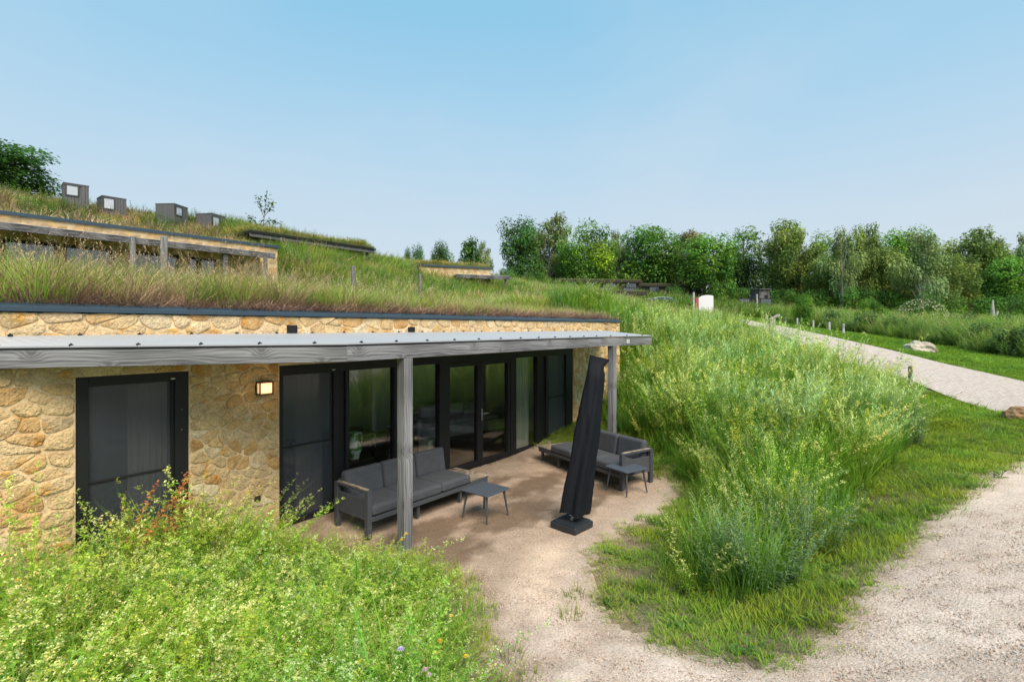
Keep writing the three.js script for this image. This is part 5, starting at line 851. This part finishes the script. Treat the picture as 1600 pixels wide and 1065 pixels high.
scatter({ name: 'edge_tufts', label: 'sparse thin grass sprouting from the gravel margins', category: 'grass', variants: SHORT, box: [-1.6, 11, -10.5, -1.6], step: .11, far: 11, keep: (x, z) => { const g = gravelD(x, z); if (g > .02) return 0; const left = x < .7 && z > -6.6; return sstep(left ? -.42 : -.3, .02, g + .2 * fbm(x * 2.2, z * 2.2, 3)) * (left ? .42 : .25); }, scale: (x, z, r) => [.6 + .7 * r, (x < .7 && z > -6.4 ? 2.0 : .7) * (.5 + 1.1 * r)], tint: (x, z, r) => { const t = tone(x, z, r, .2); return [t[0] * 1.2, t[1], t[2]]; } });
scatter({ name: 'lawn', label: 'mown grass strip on the far verge of the lane', category: 'grass', variants: SHORTF, box: [8.5, 40, -42, -10], step: .2, near: 11, far: 42, keep: (x, z) => { if (blocked(x, z, .05)) return 0; const [q] = [roadD(x, z)]; return x > 9.2 && q < 9 && meadowD(x, z) > -.3 ? .95 : 0; }, scale: (x, z, r) => [.8 + .6 * r, .7 + .6 * r], tint: (x, z, r) => { const t = tone(x, z, r, .15); return [t[0] * 1.05, t[1] * 1.1, t[2]]; } });

// --- the tall meadow on the bank right of the terrace
const bank = (x, z) => { if (inHouse(x, z) || blocked(x, z)) return 0; const [s, p] = toSP(x, z); if (s < 10.35 && p < -.1) return 0; if (gravelD(x, z) < .12 || Math.hypot(x - 9.15, z + 17.7) < .95 || Math.hypot(x - 8.5, z + 16.5) < .9) return 0; return sstep(.05, -.35, meadowD(x, z) + .12 * noiseB(x * 2, z * 2)); };
const bankScale = (x, z, r) => { const e = sstep(.1, -1.1, meadowD(x, z)), s = (.58 + .8 * r) * lerp(.5, 1, e) * (1 + .5 * fbm(x * .7 + 5, z * .7, 3)) * lerp(1, .62, sstep(-15, -21, z)); return [s, s * 1.05]; };
const GB = [1, 2, 3, 4].map((k) => grass(180 + k, { n: 36, rad: .16, h: .58, hv: .22, w: .014, k: .32, heads: 1, headC: [.42, .54, .2], headN: 7, headL: .14 }));
const GC = [1, 2, 3].map((k) => grass(190 + k, { n: 30, rad: .2, h: .6, hv: .22, w: .024, segs: 3, k: .32, heads: 1, headC: [.38, .50, .2], headW: .02, headL: .16 }));
const PLUME = [1, 2, 3].map((k) => grass(200 + k, { n: 24, rad: .16, h: .66, hv: .2, w: .012, heads: 9, headC: [.54, .68, .27], headL: .26, headW: .018, headN: 15, lean: .5, bend: .45 }));
const MUG = [1, 2, 3].map((k) => leafy(210 + k, { stems: 9, h: .85, leaf: .11, lw: .026, step: .034, bushy: 2, c: [.13, .24, .07], top: [.26, .38, .16], lean: .4 }));
const NET = [1, 2, 3].map((k) => leafy(220 + k, { stems: 9, h: .62, leaf: .085, lw: .036, step: .05, bushy: 2, c: [.065, .155, .026], top: [.12, .25, .04], pitch: -.05 }));
const LIME = [1, 2, 3].map((k) => leafy(230 + k, { stems: 10, h: .88, leaf: .065, lw: .018, step: .034, bushy: 2, c: [.20, .36, .03], top: C_LIME, tip: 26, tipC: [.62, .68, .12], lean: .4 }));
const zone = (x, z, k) => fbm(x * .42 + k * 13.7, z * .42 - k * 7.1, 3);
const BB = [1.5, 13, -24, -4.2];
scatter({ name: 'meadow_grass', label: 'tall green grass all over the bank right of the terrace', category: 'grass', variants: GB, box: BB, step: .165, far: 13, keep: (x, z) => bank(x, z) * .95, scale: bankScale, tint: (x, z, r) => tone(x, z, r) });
scatter({ name: 'meadow_grass', label: 'tall grass on the upper bank between house corner and lane', category: 'grass', variants: GC, box: [1.5, 13, -25, -12], step: .2, near: 12.5, far: 26, keep: (x, z) => bank(x, z), scale: bankScale, tint: (x, z, r) => { const t = tone(x, z, r); return [t[0] * 1.1, t[1] * 1.06, t[2]]; } });
scatter({ name: 'bedstraw', label: 'pale bedstraw in flower on the bank right of the terrace', category: 'wildflowers', variants: BEDB, box: BB, step: .5, far: 19, keep: (x, z) => bank(x, z) * sstep(-.05, .2, zone(x, z, 1) + .05 + (z > -9 ? .12 : 0)), scale: (x, z, r) => bankScale(x, z, r).map((v) => v * 1.1), wind: .12, tint: (x, z, r) => tone(x, z, r, .16) });
scatter({ name: 'plume_grass', label: 'silvery cream plumed grass nodding on the crest of the bank', category: 'grass', variants: PLUME, box: BB, step: .42, far: 22, keep: (x, z) => bank(x, z) * sstep(.05, .3, zone(x, z, 2) + (x > 3.6 && z < -7.5 ? .32 : -.1)), scale: (x, z, r) => bankScale(x, z, r).map((v) => v * 1.15), wind: .15, tint: (x, z, r) => tone(x, z, r, .12) });
scatter({ name: 'mugwort', label: 'grey-green mugwort patches on the bank right of the terrace', category: 'weeds', variants: MUG, box: BB, step: .4, far: 20, keep: (x, z) => bank(x, z) * sstep(.0, .25, zone(x, z, 3)), scale: bankScale, tint: (x, z, r) => tone(x, z, r) });
scatter({ name: 'nettles', label: 'dark green broad-leaved weeds at the foot of the bank by the terrace', category: 'weeds', variants: NET, box: BB, step: .3, far: 20, keep: (x, z) => { const [s, p] = toSP(x, z); return bank(x, z) * sstep(-.1, .25, zone(x, z, 4) + (p < 3.6 && s > 6 ? .3 : -.22)); }, scale: bankScale, tint: (x, z, r) => tone(x, z, r) });
scatter({ name: 'yellow_weeds', label: 'yellow-green leafy stems over the middle of the bank', category: 'weeds', variants: LIME, box: BB, step: .36, far: 20, keep: (x, z) => bank(x, z) * sstep(.05, .25, zone(x, z, 5) + .12), scale: bankScale, tint: (x, z, r) => tone(x, z, r) });

// --- the grass roof of the stone house
const onRoof = (x, z) => { const [s, p] = toSP(x, z); return s > -4.5 && s < 10.35 && p < -.2 && p > -6.4 ? -p : 0; };
const yRoof = (x, z) => { const [s, p] = toSP(x, z); return p > -6.2 && s < 10.35 ? roofY(s, p) : H(x, z); };
const THATCH = [1, 2, 3, 4].map((k) => grass(240 + k, { n: 60, rad: .2, h: .17, hv: .1, w: .007, lean: 1.3, bend: .6, segs: 3, c0: [.20, .12, .085], c1: [.42, .29, .20], k: .35 }));
const STRAW = [1, 2, 3, 4].map((k) => grass(250 + k, { n: 52, rad: .16, h: .46, hv: .2, w: .007, lean: .5, bend: .5, c0: [.28, .19, .11], c1: [.55, .43, .24], heads: 4, headC: [.52, .38, .23], headL: .14, headW: .010, k: .28 }));
const RGREEN = [1, 2, 3, 4].map((k) => grass(260 + k, { n: 46, rad: .16, h: .5, hv: .2, w: .009, lean: .4, bend: .4, c0: [.12, .25, .03], c1: [.32, .50, .07], heads: 1, headC: [.46, .38, .22] }));
const NOD = [1, 2, 3].map((k) => grass(270 + k, { n: 10, rad: .14, h: .62, hv: .15, w: .006, lean: .3, bend: .5, c0: [.2, .22, .08], c1: [.5, .42, .24], heads: 4, headC: [.58, .46, .32], headL: .2, headW: .008, headN: 14 }));
const ROOFBOX = [-13, 6.5, -20, -2];
const roofTall = (x, z) => { const [s] = toSP(x, z); return lerp(1.12, .66, sstep(-1.5, 7.5, s)); };
scatter({ name: 'dry_thatch', label: 'matted reddish-brown dead stalks along the roof edge above the wall', category: 'dry grass', variants: THATCH, mat: dryM, box: ROOFBOX, step: .12, far: 17, y: yRoof, keep: (x, z) => { const d = onRoof(x, z); return d ? (d > .22 ? 1 : 0) * sstep(2.2, .9, d + .4 * noiseB(x * 2, z * 2)) : 0; }, scale: (x, z, r) => { const d = onRoof(x, z), k = .55 + .7 * r; return [k, k * (d < .5 ? .65 : 1.1)]; }, tint: (x, z, r) => { const n = .75 + .6 * r + .25 * noiseB(x * 2, z * 2); return [n, n * (.97 + .1 * noiseC(x, z)), n]; } });
scatter({ name: 'straw_grass', label: 'straw-coloured grass clumps on the front of the roof', category: 'dry grass', variants: STRAW, mat: dryM, box: ROOFBOX, step: .17, far: 17, y: yRoof, keep: (x, z) => { const d = onRoof(x, z); return d ? sstep(.35, .7, d) * sstep(3.2, 1.2, d) * sstep(-.25, .35, fbm(x * .9 + 31, z * .9, 3) + .08) : 0; }, scale: (x, z, r) => { const k = (.65 + .5 * r) * roofTall(x, z); return [k, k]; }, tint: (x, z, r) => { const n = .85 + .4 * r; return [n, n * (1 + .08 * noiseC(x * 2, z * 2)), n]; } });
scatter({ name: 'roof_grass', label: 'fresh green grass standing on the roof behind the dry fringe', category: 'grass', variants: RGREEN, box: ROOFBOX, step: .17, far: 20, y: yRoof, keep: (x, z) => { const d = onRoof(x, z); return d ? sstep(.45, 1.1, d + .5 * noiseB(x * 1.3, z * 1.3)) * .95 : 0; }, scale: (x, z, r) => { const d = onRoof(x, z), k = (.7 + .5 * r) * roofTall(x, z) * lerp(.8, 1.0, sstep(.6, 1.6, d)) * lerp(1, .65, sstep(2, 5, d)); return [k, k]; }, tint: (x, z, r) => { const t = tone(x, z, r), w = sstep(-.2, .5, fbm(x * .8 + 3, z * .8 + 9, 3)); return mix3(t, [t[0] * 1.35, t[1] * 1.12, t[2] * 1.15], w); } });
scatter({ name: 'nodding_grass', label: 'tall nodding seed heads rising from the left part of the roof', category: 'grass', variants: NOD, mat: dryM, box: ROOFBOX, step: .42, far: 12, y: yRoof, keep: (x, z) => { const d = onRoof(x, z), [s] = toSP(x, z); return d > .9 && d < 4 ? sstep(7, 1, s) * .75 : 0; }, scale: (x, z, r) => { const k = (.75 + .4 * r) * lerp(1.0, .7, sstep(-1, 6, toSP(x, z)[0])); return [k, k]; }, tint: (x, z, r) => { const n = .9 + .3 * r; return [n, n, n]; } });

// --- the slope behind, up to the skyline
const HILL = [1, 2, 3, 4].map((k) => grass(280 + k, { n: 46, rad: .34, h: .48, hv: .18, w: .03, lean: .5, bend: .4, segs: 2, c0: [.12, .22, .033], c1: [.29, .41, .075], heads: 3, headC: [.46, .40, .22], headW: .025, headL: .2, headN: 4 }));
const HILLF = [1, 2, 3].map((k) => grass(290 + k, { n: 46, rad: .6, h: .55, hv: .22, w: .055, lean: .5, bend: .4, segs: 2, c0: [.12, .21, .035], c1: [.27, .39, .08], heads: 3, headC: [.42, .38, .2], headW: .04, headL: .25, headN: 3 }));
const FORB = [1, 2, 3].map((k) => leafy(300 + k, { stems: 12, rad: .25, h: .62, leaf: .12, lw: .05, step: .07, bushy: 2, c: [.09, .20, .03], top: [.17, .31, .045] }));
const slope = (x, z) => { if (blocked(x, z)) return 0; const [s, p] = toSP(x, z); if (x > 9.8) return 0; if (s < 10.2 && p > -6.2) return 0; if (x > 1.2 && z > -21.5) return 0; if (s > hS0 && s < hS1 && p > -17 && p < -12.7) return p < -13.1 ? .55 : 0; return 1; };
const ySlope = (x, z) => { const [s, p] = toSP(x, z); if (s > hS0 && s < hS1 && p > -16.9 && p < -12.7) { const t = (-12.7 - p - .3) / 3.9, w = tps(...SP(s, -16.9)); return lerp(6.03, Math.max(5.8, w), sstep(0, 1, clamp(t))); } return H(x, z); };
const hillTint = (x, z, r) => { const t = tone(x, z, r, .14).map((v) => v * 1.22), w = sstep(-.15, .45, fbm(x * .3 + 3, z * .3 + 9, 4)), q = sstep(.1, .55, fbm(x * .22 + 40, z * .22, 3)); return mix3(mix3(t, [t[0] * 1.9, t[1] * 1.2, t[2] * 1.9], clamp((w * .7 + (x < -6 && toSP(x, z)[0] < 6.8 ? .3 : 0)) * (toSP(x, z)[0] > 6.8 ? .6 : 1))), [t[0] * .8, t[1] * 1.0, t[2] * .8], q * .5); };
scatter({ name: 'slope_grass', label: 'rough meadow grass on the slope behind the grass roof', category: 'grass', variants: HILL, box: [-26, 10, -27, -8], step: .29, near: 8, far: 26, y: ySlope, keep: slope, scale: (x, z, r) => { const [s, p] = toSP(x, z), h2 = s < hS1 && p < -12.7 && p > -17; const k = (.7 + .5 * r) * (h2 ? .4 : p < -16.9 && s < 7 ? .55 : s < 6.6 && p < -6 ? .75 : 1) * (1 + .25 * fbm(x * .4, z * .4, 3)); return [k, k]; }, tint: hillTint });
scatter({ name: 'slope_grass', label: 'distant meadow grass up to the skyline', category: 'grass', variants: HILLF, box: [-52, 11, -50, -25.5], step: .5, near: 25.5, far: 50, y: ySlope, keep: slope, scale: (x, z, r) => { const k = .65 + .45 * r; return [k, k * (x < -8 ? .55 : .85)]; }, tint: hillTint });
scatter({ name: 'slope_weeds', label: 'dark green leafy weeds in patches on the slope', category: 'weeds', variants: FORB, box: [-26, 10, -34, -9], step: .55, near: 9, far: 34, y: ySlope, keep: (x, z) => slope(x, z) * sstep(.08, .35, fbm(x * .3 + 77, z * .3, 3) + (toSP(x, z)[0] > 6.6 && toSP(x, z)[0] < 14 && toSP(x, z)[1] < -12 ? .4 : 0)), scale: (x, z, r) => [.8 + .6 * r, .7 + .6 * r], tint: (x, z, r) => tone(x, z, r) });
scatter({ name: 'far_meadow', label: 'open grass at the foot of the tree belt', category: 'grass', variants: HILLF, box: [-45, 62, -64, -40], step: 1.0, near: 40, far: 64, keep: (x, z) => x > 12 || z < -48 ? 1 : 0, scale: (x, z, r) => [1.4 + .6 * r, .9 + .5 * r], tint: (x, z, r) => { const t = tone(x, z, r); return [t[0] * .8, t[1] * .9, t[2] * .8]; } });

{ // grass on the upper roof and on the small sunken house
  const roofs = [[at(380, 381, 22.2), TURN, 6.1, 4.55 + 2.5], [at(655, 424, 29), TURN - .5, 4.3, 4.25 + 2.28]], where = (x, z) => { for (const [a, t, L, y] of roofs) { const dx = x - a[0], dz = z - a[2], s = dx * Math.cos(t) - dz * Math.sin(t), p = dx * Math.sin(t) + dz * Math.cos(t); if (s > 0 && s < L && p > -2.9 && p < (L > 5 ? .8 : -.15)) return y; } return 0; };
  scatter({ name: 'roof_grass', label: 'thin grass on the two small roofs along the skyline', category: 'grass', variants: HILL, box: [-14, 2, -34, -20], step: .28, near: 18, far: 36, y: where, keep: (x, z) => where(x, z) ? .9 : 0, scale: (x, z, r) => [.6 + .4 * r, .3 + .35 * r], tint: (x, z, r) => { const t = tone(x, z, r); return [t[0] * 1.7, t[1] * 1.1, t[2] * 1.5]; } });
}
const DRYF = [1, 2, 3].map((k) => grass(330 + k, { n: 40, rad: .4, h: .34, hv: .16, w: .035, lean: .8, bend: .5, segs: 2, c0: [.30, .21, .12], c1: [.56, .44, .26], k: .3 }));
scatter({ name: 'dry_grass', label: 'bleached dry grass streaks on the upper roofs and slope', category: 'dry grass', variants: DRYF, mat: dryM, box: [-34, 4, -36, -9], step: .4, near: 9, far: 36, y: ySlope, keep: (x, z) => { const [s, p] = toSP(x, z); return slope(x, z) * sstep(-.1, .3, fbm(x * .45 + 50, z * .45, 3) + (p < -12.7 && s < 6.8 ? .16 : -.2)); }, scale: (x, z, r) => [.7 + .5 * r, .7 + .6 * r], tint: (x, z, r) => { const n = .8 + .45 * r, k = noiseC(x * .7, z * .7); return [n * (1 + .06 * k), n * (1 - .04 * k), n * (1 - .1 * k)]; } });

// --- the wild strip beyond the lane
const stripD = outline([[21.2, -16], [19.9, -20.5], [20.2, -25], [19.6, -29], [19.4, -33], [19.4, -42], [62, -50], [62, -14]]);
const strip = (x, z) => sstep(.2, -.6, stripD(x, z) + .5 * noiseB(x * .7, z * .7));
const WILD = [1, 2, 3].map((k) => leafy(310 + k, { stems: 16, rad: .35, h: 1.15, leaf: .17, lw: .05, step: .07, bushy: 2, c: [.13, .27, .045], top: [.28, .44, .09], lean: .4 })), WILDG = [1, 2, 3].map((k) => grass(320 + k, { n: 40, rad: .4, h: .95, hv: .3, w: .035, lean: .5, bend: .35, segs: 3, c0: [.12, .22, .04], c1: [.28, .39, .10], heads: 4, headC: [.44, .42, .24], headW: .03, headL: .26 }));
scatter({ name: 'wild_strip', label: 'tall grey-green weeds in the wild strip beyond the lane', category: 'weeds', variants: WILD, box: [18, 50, -50, -15], step: .45, near: 15, far: 50, keep: (x, z) => strip(x, z) * sstep(-.5, .0, zone(x * .5, z * .5, 8) + .12), scale: (x, z, r) => { const e = sstep(.1, -1.6, stripD(x, z)), k = (.65 + .5 * r) * lerp(.6, 1, e) * (1 + .35 * fbm(x * .25, z * .25, 3)); return [k * 1.1, k]; }, tint: (x, z, r) => { const t = tone(x, z, r), b = sstep(0, .5, zone(x * .6, z * .6, 9)); return mix3(t, [t[0] * .8, t[1] * .92, t[2] * 1.25], b); } });
scatter({ name: 'wild_strip_grass', label: 'tall pale grass in the wild strip beyond the lane', category: 'grass', variants: WILDG, box: [18, 50, -50, -15], step: .5, near: 15, far: 50, keep: (x, z) => strip(x, z) * .7, scale: (x, z, r) => { const e = sstep(.1, -1.4, stripD(x, z)), k = (.6 + .5 * r) * lerp(.55, 1, e); return [k * 1.15, k]; }, tint: (x, z, r) => { const t = tone(x, z, r), w = sstep(.1, .5, zone(x * .5, z * .5, 11)); return mix3(t, [t[0] * 1.5, t[1] * 1.05, t[2] * 1.2], w); } });

// --- single plants one could point at
const plantAt = (name, label, cat, x, z, group) => thing(name, label, cat, [x, H(x, z) - .01, z], (x * 3.1 + z) % 6, group);
function dockPlant(label, x, z, h, seed) {
  const t = plantAt('dock', label, 'plant', x, z), r = rngOf(seed), S = new Plant(), heads = [], le = .35, d = .2;
  for (let k = 0; k < 3; k++) { const b = d + (r() - .5) * .8, hh = h * (.8 + .25 * r()), l2 = le * (.7 + .6 * r()), Q = new Plant(); heads.push(Q); S.blade(0, 0, 0, b, hh, .014, l2, .15, 5, [.16, .18, .06], [.3, .14, .06]); for (let i = 0; i < 170; i++) { const u = .55 + .45 * r(), e = S.along(0, 0, 0, b, hh, l2, .15, u), w = .05 * (1.15 - u) + .012; Q.speck(e[0] + (r() - .5) * w * 2, e[1] + (r() - .5) * .03, e[2] + (r() - .5) * w * 2, .012 + .007 * r(), vary([.46, .18, .05], r, .3), r); } }
  for (let i = 0; i < 7; i++) S.leaf(0, .05 + .04 * i, 0, r() * 6.28, .4, .22, .06, vary([.12, .2, .05], r), [.2, .2, .06]);
  part('stems', S.geo(), leafM, t); for (const Q of heads) part('seed_head', Q.geo(), dryM, t);
}
{ let q = SP(-2.2, .9); dockPlant('rusty dock with seed heads before the bedroom window, left of the pair', q[0], q[1], 1.42, 1); q = SP(-1.82, .85); dockPlant('rusty dock with seed heads before the bedroom window, right of the pair', q[0], q[1], 1.3, 2); }
function flower(name, label, group, px, py, d, hgt, size, petal, centre, seed) {
  const a = at(px, py, d), y0 = Math.min(a[1] - .1, H(a[0], a[2])), t = thing(name, label, 'wildflower', [a[0], y0, a[2]], 0, group), r = rngOf(seed), S = new Plant(), Q = new Plant(), h = a[1] - y0;
  S.blade(0, 0, 0, r() * 6, h, .006, 0, 0, 4, [.1, .18, .04], [.16, .26, .06]); for (let k = 0; k < 4; k++) S.leaf(0, h * (.15 + .15 * k), 0, r() * 6, .6, .08, .012, [.12, .21, .05]);
  for (let ring = 0; ring < 3; ring++) for (let k = 0; k < 11; k++) Q.leaf(0, h + .002 * ring, 0, k * .571 + ring * .3, .15 + ring * .35, size * (1 - ring * .22), size * .34, vary(petal, r, .12));
  part('stem', S.geo(), leafM, t); part('flower_head', Q.geo(), dryM, t); if (centre) part('flower_centre', (() => { const g = new THREE.SphereGeometry(size * .35, 8, 6); g.scale(1, .5, 1); g.translate(0, h + size * .1, 0); return g; })(), std(centre, .9), t);
}
const ORD = ['first', 'second', 'third', 'fourth', 'fifth', 'sixth', 'seventh', 'eighth', 'ninth', 'tenth', 'eleventh', 'twelfth'];
const yg = 'small yellow flowers in the left foreground meadow';
[[562, 1034, 3.3], [687, 1001, 3.6], [680, 1020, 3.5], [705, 962, 4.0], [728, 1025, 3.5], [634, 834, 5.6], [627, 843, 5.5], [172, 817, 4.6], [27, 906, 3.9]].sort((a, b) => a[0] - b[0]).forEach(([px, py, d], i) => flower('yellow_flower', 'small yellow daisy-like flower, ' + ORD[i] + ' from the left in the front meadow', yg, px, py, d, 0, i < 2 ? .018 : .023, [.78, .50, .02], [.6, .36, .02], i + 1));
flower('lilac_flower', 'single pale lilac scabious flower head at the bottom of the meadow', null, 626, 1014, 3.3, 0, .030, [.50, .44, .70], [.55, .5, .7], 31);
flower('pink_flower', 'pink clover flower head, upper of two at the bottom edge', null, 664, 1046, 3.2, 0, .024, [.62, .42, .55], [.62, .45, .55], 32); flower('pink_flower', 'pink clover flower head, lower of two at the bottom edge', null, 670, 1054, 3.15, 0, .022, [.58, .38, .50], [.6, .42, .5], 33);
flower('thistle', 'dull purple thistle head on the right bank', null, 1334, 763, 7.6, 0, .05, [.36, .24, .30], [.3, .2, .24], 34);
const ug = 'white flat flower heads on the right bank';
[[1139, 883, 5.8], [1252, 757, 7.4], [1283, 735, 7.9], [1289, 776, 7.2], [1330, 775, 7.6], [1371, 777, 7.4], [1390, 640, 11], [1413, 649, 10.8], [1440, 631, 11.4], [1455, 668, 10.8], [1475, 652, 11.2], [1490, 640, 11.6]].forEach(([px, py, d], i) => { const a = at(px, py, d), y0 = H(a[0], a[2]), h = Math.max(.3, a[1] - y0), t = thing('yarrow', 'white flat-headed yarrow, ' + ORD[i] + ' from the left on the right bank', 'wildflower', [a[0], a[1] - h, a[2]], 0, ug), [s, f] = umbel(400 + i, h, .05 + .02 * (i % 3)); part('stem', s, leafM, t); part('flower_head', f, dryM, t); });
[['big straw-coloured tussock on the roof below the left round post', -.35, -1.0, 1.25], ['big straw-coloured tussock on the roof below the right round post', .45, -.9, 1.4], ['straw-coloured tussock on the roof above the first wall outlet', 1.5, -.8, .9], ['straw-coloured tussock midway along the roof edge', 3.6, -1.2, .75], ['pale tussock on the roof above the double doors', 5.4, -1.3, .6], ['straw tussock at the left edge of the roof', -2.3, -1.1, 1.1]].forEach(([l, s_, p_, k], i) => { const q = SP(s_, p_), t = thing('straw_tussock', l, 'grass tussock', [q[0], roofY(s_, p_) - .02, q[1]], i * 1.3); part('blades', grass(700 + i, { n: 230, rad: .2 * k, h: .62 * k, hv: .25 * k, w: .008, lean: .7, bend: .9, c0: [.30, .19, .10], c1: [.66, .50, .28], heads: 26, headC: [.62, .48, .30], headL: .14, headW: .010, k: .25 }), dryM, t); });
{ const t = plantAt('tussock', 'bright green round tussock on the trodden ground by the path', 'plant', 1.42, -5.45); part('blades', grass(500, { n: 160, rad: .1, h: .1, hv: .04, w: .006, lean: .8, bend: .3, c0: [.12, .26, .02], c1: [.24, .42, .04] }), leafM, t); }
[['leafy light green shrub on the far verge left of the bollards', 1255, 463, 33, 17, 'bright', 6], ['yellow-green shrub standing above the wild strip', 1365, 470, 33, 22, 'bright', 7]].forEach(([l, px, py, d, w, k, s]) => tree(k, 'young_shrub', 'shrub', l, px, py, d, w, s));
{ // individual mugwort bushes
  const L = [['silvery mugwort clump at the front of the bank above the lawn', 3.35, -5.85, 1.05], ['silvery mugwort clump at the right end of the bank by the lawn', 6.9, -9.0, 1.0], ['silvery mugwort clump low on the bank facing the gravel path', 2.55, -5.25, .95]];
  L.forEach(([l, x, z, s], i) => { const t = plantAt('mugwort_clump', l, 'plant', x, z); part('foliage', leafy(600 + i, { stems: 30, rad: .28, h: .8 * s, leaf: .10, lw: .022, step: .026, bushy: 2, c: [.12, .22, .08], top: [.26, .38, .19], lean: .5 }), leafM, t); });
}
{ // loose chippings lying on the gravel
  const r = rngOf(71), g = new THREE.IcosahedronGeometry(1, 0), tones = [[.50, .40, .335], [.56, .47, .40], [.42, .32, .255], [.62, .55, .49], [.25, .19, .15], [.50, .38, .30]], L = [];
  for (let k = 0; k < 200000 && L.length < 34000; k++) {
    const d = 2.6 + 3.4 * Math.pow(r(), 1.25), x = (r() * 2 - 1) * (d * 1.0 + .3); if (x < -2.2) continue; const z = -d; if (gravelD(x, z) + ragged(x, z) > -.02) continue; const [s, p] = toSP(x, z); if (p < .05) continue;
    if (r() < .35 + .3 * fbm(x * 1.2, z * 1.2, 2) + (p < 3.4 && s > .2 ? .2 : 0)) continue;
    L.push([x, z, (.003 + .0045 * Math.pow(r(), 2)) * (.8 + .05 * d), r(), r(), Math.floor(r() * 6)]);
  }
  const m = new THREE.InstancedMesh(g, std([1, 1, 1], .95), L.length); m.castShadow = m.receiveShadow = true;
  L.forEach(([x, z, s, a, b, c], i) => { tmpO.position.set(x, H(x, z) + s * .25, z); tmpO.rotation.set(a * 6, b * 6, a * 3); tmpO.scale.set(s, s * (.5 + .4 * b), s * (.7 + .5 * a)); tmpO.updateMatrix(); m.setMatrixAt(i, tmpO.matrix); m.setColorAt(i, tmpC.setRGB(...tones[c])); });
  m.name = 'gravel_chippings'; tag(m, 'loose pale chippings lying on the gravel', 'gravel', null, 'stuff'); scene.add(m);
}

// ---------------------------------------------------------------- draw
const renderer = new THREE.WebGLRenderer({ antialias: true });
renderer.toneMapping = THREE.LinearToneMapping;
renderer.toneMappingExposure = EXPOSURE;
renderer.shadowMap.enabled = true;
renderer.shadowMap.type = THREE.PCFSoftShadowMap;
renderer.render(scene, camera);
